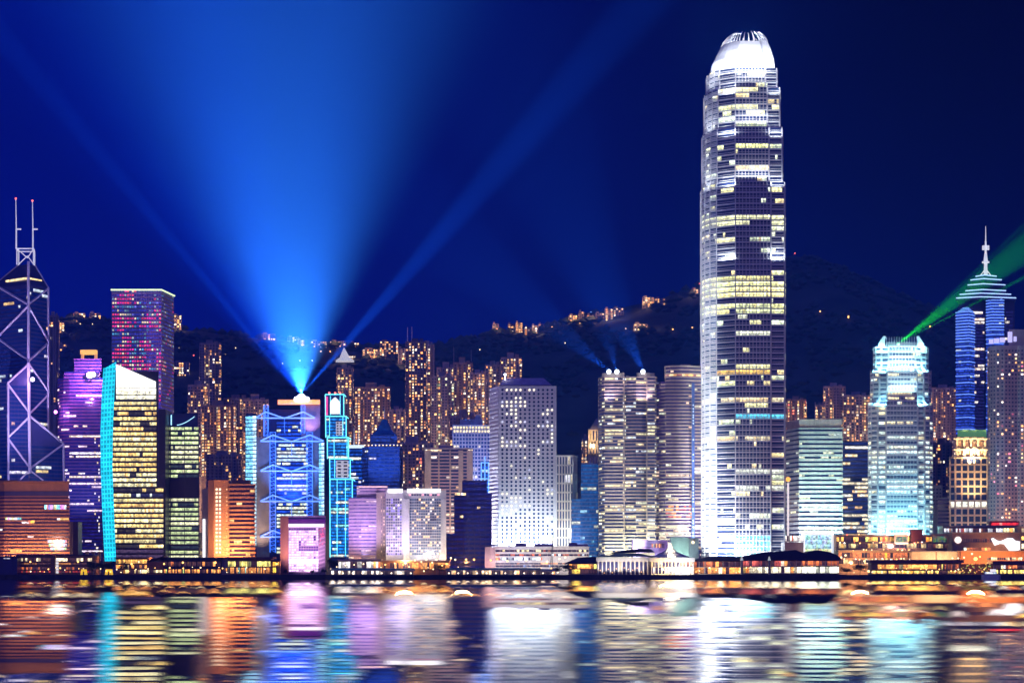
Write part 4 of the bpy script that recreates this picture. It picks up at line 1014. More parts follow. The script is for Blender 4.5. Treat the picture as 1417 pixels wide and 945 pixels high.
# gold crowned tower, dotted hotel tower
gc = tower('gold_crowned_tower', 'tower with a gold lit colonnaded crown and brown window grid', 'tower', 1700,
      [([(1315,3),(1322,0),(1366,0),(1366,30),(1315,30)], 634)], 6.1, .74, .5, 5.4, W_BEIGE, lit(.0,.72,.14,2,[(1,.8,.5),(1,.9,.75),(.5,.5,1)],.9,(.006,.006,.02)), GLASS, pier=1, pier_d=.7, pier_w=1.3, mech=[],
      override=lambda py,i,c: [(1,.95,.75)]*c if 691 < py < 700 else None)
z = gc['_top']; m_ = MB(); m_.prism(poly_px([(1322,3),(1364,3),(1364,28),(1322,28)],1700), z+1.31, wz(604,1700)); m_.build('crown', W_BEIGE, gc)
for k in range(5):
    px = 1323 + k*9.8; m_ = MB(); m_.box(wx(px,1700), wx(px+3.2,1700), 1700.6, 1703, z+1.32, wz(606,1700)); m_.build('crown_pier', W_BEIGE, gc)
for py in (633.5, 622, 607): m_ = MB(); m_.box(wx(1320,1700), wx(1366.5,1700), 1699.4, 1701.2, wz(py+.8,1700), wz(py-.6,1700)); m_.build('crown_cornice', light_mat('cornice_glow', (1,.72,.3), 1.0, (.6,.5,.4)), gc)  # gold uplight on the cornices put in as emission
for k in range(4):
    for py in (613.5, 625): m_ = MB(); px = 1327.5 + k*9.8; m_.box(wx(px,1700), wx(px+3.6,1700), 1702.2, 1702.9, wz(py+3.5,1700), wz(py-2.5,1700)); m_.build('crown_window', light_mat('amber_window', (1,.35,.08), .6), gc)
m_ = MB(); m_.prism(poly_px([(1325,5),(1365,5),(1365,26),(1325,26)],1700), wz(604,1700)+.02, wz(594,1700)); m_.build('green_roof', light_mat('green_lit_roof', (.15,.6,.2), .28, (.2,.4,.25)), gc)  # green light on the roof put in as emission
D = 1640; ht = thing('dotted_hotel_tower', 'tall pinkish tower at the right edge dotted with orange windows', 'hotel', (wx(1390,D), D+20, GZ))
fo = poly_px([(1366.5,16),(1370,8),(1378,2),(1390,0),(1408,2),(1412,0),(1470,0),(1470,40),(1368,40)], D)
m_ = MB(); m_.prism(fo, GZ, wz(478,D)); m_.prism(poly_px([(1396,4),(1470,2),(1470,38),(1396,38)], D), wz(478,D)+.01, wz(455,D)); m_.prism(poly_px([(1418,8),(1470,8),(1470,34),(1418,34)], D), wz(455,D)+.01, wz(447,D))
z = GZ
while z < wz(482,D): m_.ledge(fo, .22, z, z+.5); z += 3.3
m_.build('wall', paint('mauve_tile', (.34,.25,.30)), ht)
punched(ht, home_grid(fo, GZ+20, wz(482,D), 3.3, 2.7, 1.35, 1.5, .17, HOMEC + [(1,.2,.3),(1,.8,.7)], 1.5, wz(728,D), .2) , 100)
SIGN = light_mat('violet_sign', (.55,.5,1), 1.1)
for a, b, p0, p1 in ((1368,1374,470,476),(1375,1382,468.5,475),(1383,1390,467.5,474),(1394,1400,459.5,474),(1402,1406,466,473)):
    m_ = MB(); m_.box(wx(a,D), wx(b,D), D-2, D-1.2, wz(p1,D), wz(p0,D)); m_.build('sign_panel', SIGN, ht)

# ------------------------------------------------------------------ apartment towers on the lower hillside
def apartment(px0, px1, pt, D, wall, frac, label, vis=660, pal=HOMEC, br=1.55, notch=True, top=None, colw=3.0, antenna=(), name='apartment_tower', cat='apartment tower'):
    base = max(GZ, hill(wx((px0+px1)/2, D), D) - 4)
    wdt = px1 - px0; k = FPX/D
    if notch: ft = [(px0,1.5),(px0+.24*wdt,0),(px0+.26*wdt,3),(px0+.44*wdt,3),(px0+.46*wdt,.6),(px0+.72*wdt,.6),(px0+.74*wdt,3.4),(px0+.88*wdt,3.4),(px0+.9*wdt,1),(px1,1.8),(px1,24),(px0,24)]
    else: ft = [(px0,2),(px0+.3*wdt,0),(px0+.7*wdt,0),(px1,2),(px1,24),(px0,24)]
    po = poly_px(ft, D); zt = wz(pt, D)
    root = thing(name, label, cat, (wx((px0+px1)/2, D), D+12, base), 'apartment towers at the foot of the hill' if name == 'apartment_tower' else None)
    m_ = MB(); m_.prism(po, base, zt)
    a, b = px0 + .3*wdt, px0 + .62*wdt
    m_.prism(poly_px([(a,6),(b,6),(b,18),(a,18)], D), zt+.01, zt + random.uniform(3,7)); 
    m_.prism(poly_px([(px0+.68*wdt,5),(px0+.85*wdt,5),(px0+.85*wdt,14),(px0+.68*wdt,14)], D), zt+.01, zt + random.uniform(1.5,4))
    z = zt - 3.2
    while z > max(base, wz(vis, D)): m_.ledge(po, .14, z, z + .35); z -= 3.2
    m_.build('wall', wall, root)
    punched(root, home_grid(po, base, zt - 1.5, 3.2, colw, 1.75, 1.75, min(.62, frac*1.35), pal, br, wz(vis, D), .25), 70)
    for px, p0, p1, r in antenna:
        m_ = MB(); m_.tube(P3(px,p0,D+10), P3(px,p1,D+10), r, 6, r*.45); m_.build('mast', MAST, root)
    return root
apartment(276,306,474,2250,W_FLAT2,.22,'slim tall flats with an open framed top behind the green lit office')
apartment(260,290,532,2160,W_FLAT,.30,'stepped flats with scattered orange windows left of the slim framed tower')
apartment(279,327,560,2080,W_FLAT3,.42,'broad purple brown flats with bright orange upper rows above the red block')
apartment(309,346,550,2300,W_FLAT2,.20,'flats with sparse yellow windows behind the red tiled block')
apartment(336,372,552,2220,W_FLAT,.16,'dim flats peeping out left of the truss hung headquarters')
apartment(285,334,628,1990,W_FLAT2,.10,'low dark flats directly over the flank of the red block',700)
tp = apartment(466,489,508,2320,W_FLAT2,.30,'thin tower with a white pointed lantern roof behind the neon tower',620)
m_ = MB(); z = wz(508,2320); m_.loft([[(x,y,z+8) for x,y in poly_px([(464.5,0),(490,0),(490,22),(464.5,22)],2320)], [(x,y,z+12) for x,y in poly_px([(470,5),(484,5),(484,18),(470,18)],2320)], [(x,y,z+24) for x,y in poly_px([(475.5,10),(476.5,10),(476.5,12),(475.5,12)],2320)]])
m_.build('lantern_roof', light_mat('lantern_glow', (.9,.9,1), .55, (.6,.6,.6)), tp)  # illumination of the pointed roof put in as emission
apartment(491,540,535,2260,W_FLAT3,.40,'wide flats with bright column of yellow rooms right of the neon tower',660)
apartment(538,561,566,2140,W_FLAT2,.22,'short dim flats beside the twin mast tower')
apartment(561,590,472,2200,paint('dark_block_tile',(.12,.10,.17)),.30,'dark slender tower crowned by two white masts on the hillside',antenna=((564,474,453,.7),(570,474,452,.7)),notch=False)
apartment(583,601,476,2380,W_FLAT,.22,'thin pale flats just right of the twin mast tower')
apartment(597,628,520,2150,W_FLAT2,.26,'flats with mixed green and orange rooms under the twin mast tower',700,HOMEC+GREENISH)
apartment(604,632,508,2290,W_FLAT,.5,'flats with bright amber columns, left one of the big lit cluster')
apartment(627,654,501,2230,W_FLAT3,.45,'tallest flats of the big amber cluster carrying two thin aerials',antenna=((628,500,480,.25),(652,500,484,.25)))
apartment(650,673,515,2180,W_FLAT,.45,'flats with orange rooms, right one of the big amber cluster')
apartment(671,694,504,2330,W_FLAT2,.18,'shadowy flats just left of the porthole tower roof',600)
apartment(693,722,494,2400,W_FLAT,.30,'flats rising directly behind the flat roof of the porthole tower',560)
apartment(622,662,575,1990,W_FLAT3,.14,'low pinkish flats directly above the white lattice block',620)
apartment(545,600,612,1930,W_FLAT2,.22,'lower flats with red orange rooms above the piered offices',720,HOMEC+[(1,.2,.1)])
apartment(805,815,607,1960,W_FLAT2,.3,'sliver of flats with two bright lamps left of the classical tower',700,colw=2)
apartment(1088,1116,552,2240,W_FLAT3,.5,'squat red lit flats just right of the tallest tower',600,HOMEC+[(1,.2,.1)])
apartment(1128,1142,560,2160,W_FLAT2,.5,'small stub of flats behind the roof of the striped block',590)
apartment(1139,1170,534,2260,W_FLAT,.24,'tall grey flats above the striped block',640)
apartment(1167,1204,546,2190,W_FLAT2,.34,'flats with yellow rooms left of the turquoise tower',640)
apartment(1286,1326,536,2210,W_FLAT,.32,'flats with pale orange rooms between turquoise tower and spired tower',640)
apartment(1289,1318,612,1960,W_PLUM,.14,'lower plum flats right of the turquoise tower',720)
rb = thing('magenta_block', 'small magenta floodlit block tucked right of the turquoise tower', 'building', (wx(1297,1760), 1760, GZ))
m_ = MB(); m_.prism(poly_px([(1289,0),(1304,0),(1304,15),(1289,15)],1760), GZ, wz(671,1760)); m_.build('wall', W_PINK, rb)
for i in range(3):
    for j in range(5): m_ = MB(); px = 1291.5+4.4*i; py = 676+5*j; m_.box(wx(px,1760), wx(px+1.6,1760), 1759.8, 1760-.02, wz(py+2,1760), wz(py,1760)); m_.build('window', GLASS_PLUM, rb)
gb = tower('sloped_grey_block', 'grey block with a raking roofline between magenta block and gold crowned tower', 'building', 1740,
      [([(1298,0),(1316,0),(1316,20),(1298,20)], 690)], 3.4, .45, .2, 2.2, W_PINK, lit(0,.8,.1,2,HOMEC,.6,(.02,.01,.03)), GLASS_PLUM, mech=[])
apartment(66,82,436,2500,W_FLAT2,.06,'dark block peeking out right of the braced bank tower',560)

# ------------------------------------------------------------------ houses and lamps high on the hill
ORD = ['first','second','third','fourth','fifth','sixth','seventh','eighth']
clusters = [('on the slope above the porthole tower', [(681.5,690,448,459),(703,711,448,461),(713,723,446,460),(726,734,452,463),(736,744,450,463),(745,753,448,458)]),
 ('on the ridge above the twin lobed tower', [(787,799,436,448),(801,808,431,446),(812,822,436,444),(824,836,433,443),(837,848,427,442),(849,863,426,440)]),
 ('near the ridge top left of the tallest tower', [(889,905,411,424),(906,921,413,424),(957,970,400,409)]),
 ('below the ridge houses left of the tallest tower', [(877,896,448,458)]),
 ('in the terrace left of the twin mast tower', [(502,534,483,497),(526,551,472,490),(551,561,482,504)]),
 ('in the string of houses behind the searchlight beams', [(362,381,462,470),(398,413,466,473),(412,421,470,478),(430,452,472,481),(457,478,472,480),(484,497,474,481),(475,492,492,500)]),
 ('on the slope right of the braced bank tower', [(70,89,446,461),(82,92,476,488),(102,118,433,441),(124,139,433,442)]),
 ('on the slope right of the grid office tower', [(240,251,436,444),(241,262,501,521)])]
for where, lst in clusters:
    for k, (a, b, pt, pb) in enumerate(lst):
        y = hill_hit((a+b)/2, pb); z0 = hill(wx((a+b)/2, y), y) - 6; zt = wz(pt, y)
        lab = ('lone lit house block ' if len(lst) == 1 else ORD[k] + ' lit house block from the left ') + where
        root = thing('hillside_house', lab, 'house', (wx((a+b)/2, y), y, z0), 'lit houses high on the hill')
        m_ = MB(); w1 = b - a; po = poly_px([(a,0),(a+.45*w1,0),(a+.45*w1,2),(b,2),(b,14),(a,14)], y)
        m_.prism(po, z0, zt); m_.prism(poly_px([(a+.1*w1,3),(a+.4*w1,3),(a+.4*w1,9),(a+.1*w1,9)], y), zt+.01, zt+3)
        m_.build('wall', random.choice((W_FLAT, W_FLAT3, W_BEIGE)), root)
        punched(root, home_grid(po, z0, zt, 3.6, 3.4, 2.3, 2.1, .55, HOMEC, 1.5, None, .15), 60)
        if k % 2 == 0: point((wx((a+b)/2, y), y-22, z0+18), 16e3, (1,.55,.25), 1)  # unseen point light added near the house to reveal the slope
for k, (px, py, c) in enumerate([(764,455,0),(781,453,0),(866,457,1),(931,460,0),(958,457,0),(664,487,1),(692,488,0),(730,484,1),(754,482,0),(782,478,1),(793,474,1),(1135,437,0),(1148,438,0),(1174,441,0),
        (1268,451,0),(1287,456,0),(1174,443,0),(326,484,1),(372,514,0),(381,513,1),(391,505,1),(432,501,1),(415,503,1),(408,507,1),(444,490,0),(457,489,0),(312,494,1),(107,447,0),(111,452,1),(128,452,1),(1363,454,0),(240,489,1),(248,484,1)]):
    y = hill_hit(px, py+1); z = hill(wx(px,y), y)
    root = thing('hillside_lamp', 'tiny street lamp glowing on the dark hillside', 'lamp', (wx(px,y), y, z), 'street lamps on the hillside')
    h = max(3, wz(py, y) - z)
    m_ = MB(); m_.tube((wx(px,y),y,z-1), (wx(px,y),y,z+h), .15, 5); m_.build('pole', W_DARK, root)
    m_ = MB(); m_.ball((wx(px,y),y,z+h+.6), 1.15 if c == 0 else .9, 8, 5); m_.build('lamp_head', LAMP_O if c == 0 else LAMP_WARM, root)
for px, py, lab in ((1100,351,'red warning lamp on a mast right of the tallest tower'),(968,393,'red warning lamp on a mast left of the tallest tower'),(268,492,'red warning lamp on a mast right of the grid office tower')):
    y = hill_hit(px, py+14); z = hill(wx(px,y), y); root = thing('warning_mast', lab, 'mast', (wx(px,y), y, z))
    m_ = MB(); m_.tube((wx(px,y),y,z-1), (wx(px,y),y,wz(py,y)), .5, 5, .2); m_.build('pole', W_DARK, root); m_ = MB(); m_.ball((wx(px,y),y,wz(py,y)+.5), 1.2); m_.build('lamp_head', LAMP_R, root)

# woodland canopy on the slopes
random.seed(21); mb = MB(); CAN = paint('woodland_canopy', (.045,.07,.05), .95, .5, .05)
while len(mb.f) < 60000:
    x = random.uniform(-1500, 1500); y = random.uniform(2250, 3640); k = abs(x)/y
    if k > .36: continue
    if mnoise.noise(Vector((x/140, y/140, 4))) < -.18: continue
    z = hill(x, y); r = random.uniform(5, 11); h = r*random.uniform(.7,1.3); a0 = random.random()*6
    ring = [(x + r*random.uniform(.75,1.2)*math.cos(a0+i*1.2566), y + r*random.uniform(.75,1.2)*math.sin(a0+i*1.2566), z + h*random.uniform(.15,.5)) for i in range(5)]
    mb.add(ring + [(x, y, z+h), (x, y, z-2)], [(i, (i+1) % 5, 5) for i in range(5)] + [((i+1) % 5, i, 6) for i in range(5)])
tag(mb.build('woodland', CAN), kind='stuff')

# ------------------------------------------------------------------ the waterfront: low buildings, piers, trees, lamps
DARKROOF = paint('dark_blue_roof', (.02,.025,.05), .5); GREENROOF = paint('green_roof_tile', (.10,.30,.20), .5); REDROOF = paint('plum_roof', (.16,.07,.10), .6)
ORANGEWALL = paint('orange_brown_wall', (.42,.17,.07)); CREAMW = paint('cream_plaster', (.62,.54,.42)); 
def warmer(pal): return [(r, g**1.45, b**1.5) if r > b else (r, g, b) for r, g, b in pal]
def lowblock(name, label, cat, px0, px1, pt, D, dep, wall, rows, pb=None, roof=None, over=1.0, roofh=.7, cols=None, dy0=0, flush=0):
    z0 = GZ if pb is None else wz(pb, D); zt = wz(pt, D); x0, x1 = wx(px0,D), wx(px1,D)
    root = thing(name, label, cat, ((x0+x1)/2, D + dep/2, z0))
    m_ = MB(); m_.box(x0, x1, D, D+dep, z0, zt)
    for (a, b, *_r) in rows: m_.box(x0-.15, x1+.15, D-.3, D+.02, wz(b,D)-.35, wz(b,D))
    m_.build('wall', wall, root)
    if roof: m_ = MB(); m_.box(x0-over, x1+over, D-over*1.5, D+dep+over, zt+.02, zt+roofh); m_.build('roof', roof, root)
    for row in rows:
        a, b, pane, pal, pr, br = row[:6]; u0 = row[6] if len(row) > 6 else px0; u1 = row[7] if len(row) > 7 else px1
        xa, xb = wx(u0,D)+.25, wx(u1,D)-.25; pane *= .72; c = max(1, int(round((xb-xa)/pane)))
        m_ = MB(); m_.panes([(xa+(xb-xa)*t/c, D-.08) for t in range(c+1)], wz(b,D), wz(a,D), lit_row(c, lit(0,0,pr,1.4,warmer(pal)+[(1,.36,.07),(.5,.12,.03)],br*1.05,(.05,.02,.015),.8), 'some')); m_.build('window_band', GLASS, root)
        m_ = MB()
        for t in range(0, c+1, 1 if c < 36 else 2): x = xa+(xb-xa)*t/c; m_.box(x-.09, x+.09, D-.26, D-.01, wz(b,D), wz(a,D))
        m_.build('window_frame', wall, root)  # upright posts between the panes only
    if cols:
        n_, r_, pt2 = cols
        for t in range(n_+1):
            x = x0+(x1-x0)*t/n_; m_ = MB(); m_.tube((x,D-1.2,GZ), (x,D-1.2,wz(pt2,D)), r_, 8); m_.build('column', wall, root)
    return root
WH = [(1,.95,.9),(.95,.95,1),(1,.85,.6)]; OR = [(1,.5,.12),(1,.62,.2),(1,.4,.06),(1,.8,.45)]; YE = [(1,.72,.14),(1,.8,.28),(1,.62,.1)]; GY = [(.85,.95,.3),(.6,.8,.3),(1,.9,.45)]
lowblock('waterfront_hall', 'low brown hall with white lit shopfronts under the broad office block', 'building', 22, 128, 768.5, 1412, 22, W_BROWN,
   [(772,776.3,2.2,WH,.5,1.0),(778.5,781,2.6,[(1,.4,.2)],.5,.25),(784.5,788,2.0,WH,.35,.9),(789.5,792,1.6,[(1,.3,.1),(.8,.15,.1)],.6,.35)], roof=W_DARK, over=.5)
hp = thing('dark_annex', 'unlit navy annex at the left edge of the waterfront', 'building', (wx(8,1400), 1408, GZ))
m_ = MB(); m_.box(wx(-60,1400), wx(19,1400), 1400, 1414, GZ, wz(769.5,1400)); m_.box(wx(-60,1400), wx(19.6,1400), 1399.6, 1400.02, wz(771.5,1400), wz(769.2,1400)); m_.box(wx(19.6,1400), wx(24,1400), 1399.3, 1412, GZ, wz(772,1400)); m_.build('wall', W_NAVY, hp)
m_ = MB(); m_.panes([(wx(5+t*1.8,1400), 1399.9) for t in range(6)], wz(773,1400), wz(771.8,1400), lit_row(5, lit(1,0,1,2,[(.9,.9,1)],.4),'some')); m_.build('window_band', GLASS, hp)
sh = thing('stair_shaft', 'brown windowless shaft with a column of white panes in the waterfront hall', 'building', (wx(75,1408), 1409, GZ))
m_ = MB(); m_.box(wx(70,1408), wx(76,1408), 1408, 1411.5, GZ, wz(767,1408)); m_.build('wall', W_BROWN, sh)
for j in range(5): m_ = MB(); py = 773+j*4.2; m_.box(wx(76.3,1408), wx(79.6,1408), 1410.2, 1411.2, wz(py+3.2,1408), wz(py,1408)); m_.build('window', light_mat('shaft_pane', (.95,.93,1), .9), sh)
bx = thing('slab_annex', 'navy slab with a pale concrete edge right of the broad office block', 'building', (wx(100,1480), 1485, GZ))
m_ = MB(); m_.box(wx(101,1480), wx(108,1480), 1480, 1494, GZ, wz(722,1480)); m_.build('wall', W_NAVY, bx); m_ = MB(); m_.box(wx(96,1480), wx(100.9,1480), 1479, 1494, GZ, wz(722,1480)); m_.build('side_panel', W_GREY, bx)
for i in range(4):
    pn = thing('concrete_pier', ORD[i] + ' pale concrete pier from the left under the round office tower', 'pier', (wx(111+i*8.6,1500), 1500, GZ))
    m_ = MB(); m_.box(wx(110+i*8.6,1500), wx(113.4+i*8.6,1500), 1499, 1502, GZ, wz(764,1500)); m_.box(wx(109.4+i*8.6,1500), wx(114+i*8.6,1500), 1498.6, 1502.4, wz(764,1500), wz(763,1500)); m_.build('shaft', W_GREY, pn)
lowblock('terrace_restaurant', 'low orange lit terrace building below the sail tower', 'building', 160, 204, 772, 1408, 16, ORANGEWALL,
   [(774,779.5,2.4,OR,.75,1.2),(781.5,786,2.6,OR,.6,1.0),(788,793,1.8,OR+WH,.7,1.2)], roof=W_BROWN, over=.6)
sr_ = lowblock('boathouse', 'small orange walled hall under a dark raked roof', 'building', 203, 225, 777, 1400, 14, ORANGEWALL, [(788.5,792,2,[(1,.85,.55),(1,.55,.2)],.6,1.1)])
m_ = MB(); m_.add([(wx(a,1400), yy, wz(b,1400)+h_) for h_ in (0,.9) for yy in (1398.5,1415) for a, b in ((204,777.5),(227,770.5))], [(0,1,3,2),(4,6,7,5),(0,4,5,1),(2,3,7,6),(0,2,6,4),(1,5,7,3)]); m_.build('roof', DARKROOF, sr_)
lowblock('garden_pavilion', 'long dark roofed pavilion with plants lit green along its foot', 'building', 225, 306, 774, 1404, 16, W_DARK,
   [(777,783,2.6,WH+[(.5,.7,1)],.22,.8),(787.5,792.5,1.4,GY,.62,.9)], roof=DARKROOF, over=1.2, roofh=1.6, cols=(12,.3,774))
lowblock('brown_link_block', 'plain brown link block between garden pavilion and yellow lit hall', 'building', 306, 315, 773, 1406, 12, W_PINK, [(786,790,1.6,OR,.4,.8)])
lowblock('yellow_lit_hall', 'hall glowing with tall yellow windows above green lit planting', 'building', 315, 375, 773, 1404, 16, W_BROWN,
   [(776.5,783.5,1.9,[(1,.9,.35),(1,.85,.3),(.95,.95,.5)],.9,1.25),(785,793,1.2,[(.3,.55,.5),(.5,.7,.55),(.4,.5,.3)],.75,.6)], roof=REDROOF, over=1.6, roofh=1.3)
lowblock('kiosk', 'small yellow glowing kiosk left of the pink block', 'kiosk', 377, 387, 776, 1402, 6, ORANGEWALL, [(777.5,783,1.6,YE,.95,1.3),(785,792,1.6,YE,.8,1.1)], roof=REDROOF, over=.5)
for a, b, lab in ((111,120,'yellow glowing trapezoid booth left of the dark trees'),(145,155.5,'yellow glowing booth beneath the cyan light screen')):
    bt = thing('ticket_booth', lab, 'booth', (wx((a+b)/2,1378), 1379, GZ))
    m_ = MB(); y = 1378; w_ = wx(b,y)-wx(a,y); x = wx(a,y)
    m_.add([(x,y,GZ),(x+w_,y,GZ),(x+w_,y+3,GZ),(x,y+3,GZ),(x+.6,y+.4,GZ+4.0),(x+w_-.6,y+.4,GZ+4.0),(x+w_-.6,y+2.6,GZ+4.0),(x+.6,y+2.6,GZ+4.0)], [(4,5,6,7),(0,1,5,4),(1,2,6,5),(2,3,7,6),(3,0,4,7)]); m_.build('lit_walls', light_mat('yellow_awning', (1,.6,.02), .95, (.6,.4,.05)), bt)
    m_ = MB(); m_.box(x-.2, x+w_+.2, y-.2, y+3.2, GZ+4.02, GZ+4.4); m_.build('roof', W_BROWN, bt)
    m_ = MB(); m_.box(x+w_*.4, x+w_*.6, y-.02, y+.3, GZ, GZ+2.4); m_.build('door', W_BROWN, bt)
# hotel podium and long piers
lowblock('hotel_podium', 'white lit podium arcade in front of the lilac block and white hotel', 'building', 468, 527, 775, 1425, 14, CREAMW, [(777,785.5,2.3,[(1,.95,.9),(1,.8,.65),(1,.9,.95)],.85,1.35)], roof=W_LILAC, over=.5)
lowblock('arcade_wing', 'warm orange lit arcade wing right of the white podium', 'building', 527, 622, 776, 1428, 14, ORANGEWALL, [(778.5,787,2.2,[(1,.6,.3),(1,.75,.5),(1,.45,.2)],.75,1.0)], roof=W_PINK, over=.5)
def pier(name, label, px0, px1, pt, D, roofm, lampn, pal, br):
    root = thing(name, label, 'pier', (wx((px0+px1)/2,D), D+4, 0)); x0, x1 = wx(px0,D), wx(px1,D); zr = wz(pt,D)
    m_ = MB(); m_.box(x0, x1, D-.5, D+8, .5, GZ+.35); m_.build('deck', W_DARK, root)
    m_ = MB(); m_.add([(x0-1,D-1,zr-.9),(x1+1,D-1,zr-.9),(x1+1,D+9,zr-.9),(x0-1,D+9,zr-.9),(x0,D+4,zr+.5),(x1,D+4,zr+.5)], [(3,2,1,0),(0,1,5,4),(2,3,4,5),(3,0,4),(1,2,5)]); m_.build('roof', roofm, root)
    m_ = MB(); m_.box(x0-1, x1+1, D-1.12, D-1.01, zr-1.25, zr-.75); m_.build('fascia', CREAMW, root)
    m_ = MB(); c = int((x1-x0)/1.6); m_.panes([(x0+(x1-x0)*t/c, D+3.2) for t in range(c+1)], GZ+.4, zr-1.3, lit_row(c, lit(0,0,.5,1.3,warmer(pal)+[(1,.40,.10),(1,.5,.2)],br*1.15,(.05,.03,.03),.8), 'some')); m_.build('hall_windows', GLASS, root)
    nn_ = int((x1-x0)/3.2)
    for t in range(nn_+1):
        x = x0+(x1-x0)*t/nn_; m_ = MB(); m_.tube((x,D-.3,GZ+.3), (x,D-.3,zr-.95), .16, 6); m_.build('post', CREAMW, root)
        if t < nn_ and t % 2 == 0: m_ = MB(); m_.ball((x+1.6,D-.4,GZ+1.3), .55, 6, 4); m_.build('lamp', light_mat('pier_lamp', (1,.8,.6), 3), root)
    for t in range(0, nn_+1, 3):
        x = x0+(x1-x0)*t/nn_; m_ = MB(); m_.tube((x,D-.2,-1.5), (x,D-.2,.55), .3, 6); m_.build('pile', W_DARK, root)
    return root
pier('long_pier', 'long pier shed with a thin green roof below the white hotel', 458, 572, 787, 1362, GREENROOF, 20, [(1,.8,.6),(1,.9,.8)], .8)
pier('ferry_pier', 'long pier with pale green roof and white posts under the porthole tower', 618, 748, 786.5, 1362, GREENROOF, 20, [(1,.75,.5),(1,.85,.7)], .8)
pier('landing_stage', 'short blue white lit landing stage left of the dark waterfront tree', 735, 768, 788, 1366, W_BLUE, 4, [(.6,.8,1),(.8,.9,1)], 1.0)
# post office block
po_ = lowblock('post_office_block', 'long low white building with ribbon windows in front of the porthole tower', 'building', 685, 815, 757, 1440, 24, W_WHITE,
   [(760.5,763.4,2.4,[(1,.9,.5),(.02,.02,.06)],.3,1.0),(766.3,769,2.2,[(.8,.9,1),(.02,.02,.06)],.5,.9),(771.3,774.8,2.0,[(.8,.95,1),(.7,.9,.95)],.85,1.1,686,751),(778.5,780.5,2.4,[(1,.8,.6)],.2,.7),(781.5,784.5,2.0,[(.2,.3,.6),(1,.9,.8)],.35,.7)], roof=W_WHITE, over=.3)
m_ = MB(); m_.box(wx(671,1440), wx(684.9,1440), 1439, 1464, GZ, wz(756.5,1440)); m_.build('end_wall', W_PINK, po_)
m_ = MB()
for a, b, t in ((680,684,753),(713,729,751.5),(702,706,754.5),(740,766,752),(788,799,750.5),(797,814,752.5)): m_.box(wx(a,1440), wx(b,1440), 1444, 1452, wz(757,1440)+.72, wz(t,1440))
m_.build('roof_plant', W_LILAC, po_)
cn = thing('derrick_mast', 'thin lattice mast standing before the long low white building', 'mast', (wx(762,1425), 1425, GZ))
m_ = MB(); m_.tube(P3(761,792,1425), P3(766,734,1425), .22, 5); m_.tube(P3(764,792,1425), P3(766,734,1425), .22, 5); m_.tube(P3(766,740,1425), P3(756,752,1425), .2, 5); m_.build('lattice', W_DARK, cn)
# hip roofed pavilion
D = 1385; pv = lowblock('hip_roofed_pavilion', 'pavilion with a dark hipped roof and yellow lit bays', 'building', 787, 826, 779, D, 14, CREAMW, [(780.5,786.5,2.6,[(1,.8,.25),(.8,.85,.3)],.85,1.15),(787.5,793.5,2.6,[(1,.75,.2),(1,.55,.15)],.75,1.1)])
m_ = MB(); x0, x1, xa, xb = wx(782.5,D), wx(829,D), wx(800,D), wx(824,D); z = wz(778.5,D); m_.add([(x0,D-2.5,z),(x1,D-2.5,z),(x1,D+16,z),(x0,D+16,z),(xa,D+6,wz(771,D)),(xb,D+6,wz(769.5,D)),(x0,D-2.5,z-.5),(x1,D-2.5,z-.5),(x1,D+16,z-.5),(x0,D+16,z-.5)], [(0,1,5,4),(1,2,5),(2,3,4,5),(3,0,4),(0,6,7,1),(9,8,7,6),(2,8,9,3),(1,7,8,2),(3,9,6,0)]); m_.build('roof', DARKROOF, pv)
# colonnaded ferry terminal
D = 1378; ct_ = thing('ferry_terminal', 'white colonnaded ferry terminal with tall dark arches and green roof', 'building', (wx(865,D), D+10, GZ))
m_ = MB(); m_.box(wx(826,D), wx(900,D), D+1.2, D+18, GZ, wz(772,D)); m_.build('wall', CREAMW, ct_)
m_ = MB(); m_.box(wx(825,D), wx(901,D), D-.4, D+1.1, wz(776.3,D), wz(770.5,D)); m_.build('entablature', W_WHITE, ct_)
bays = [829 + 5.55*i for i in range(5)] + [862 + 5.95*i for i in range(6)]
for i, px in enumerate(bays):
    m_ = MB(); a, b = wx(px,D), wx(px+3.6,D); n_ = 8; zz = wz(778.5,D); arch = [(a,GZ+.4),(b,GZ+.4)] + [((a+b)/2+(b-a)/2*math.cos(math.pi*k/n_), zz+(b-a)/2*math.sin(math.pi*k/n_)) for k in range(n_+1)]
    m_.add([(x,D+1.1,z) for x, z in arch], [tuple(range(len(arch)))]); m_.build('arch_opening', W_NAVY, ct_)
    if random.random() < .8: m_ = MB(); m_.ball((a+.9, D+.7, GZ+1.4+random.uniform(0,4)), .42, 6, 4); m_.build('lantern', light_mat('terminal_lantern', (1,.5,.15), 1.4), ct_)
for px in [826.6] + [b+3.65 for b in bays] + [860]:
    m_ = MB(); m_.tube((wx(px+.9,D), D+.2, GZ), (wx(px+.9,D), D+.2, wz(776.2,D)), .48, 8, .42); m_.build('column', W_WHITE, ct_)
m_ = MB()
for a, b, pk, xr in ((824,862,767.5,838),(840,906,765,885)):
    z = wz(770.4,D)+ (0 if a < 830 else .25); m_.add([(wx(a,D),D-1.2,z),(wx(b,D),D-1.2,z),(wx(b,D),D+19,z),(wx(a,D),D+19,z),(wx(a+12,D),D+9,wz(pk,D)),(wx(xr,D),D+9,wz(pk,D))], [(3,2,1,0),(0,1,5,4),(1,2,5),(2,3,4,5),(3,0,4)])
m_.build('roof', GREENROOF, ct_)
m_ = MB(); m_.box(wx(840,D), wx(908,D), D+13, D+18, wz(768,D), wz(764.5,D)); m_.build('eaves_light', light_mat('cream_eaves', (1,.9,.6), .95), ct_)
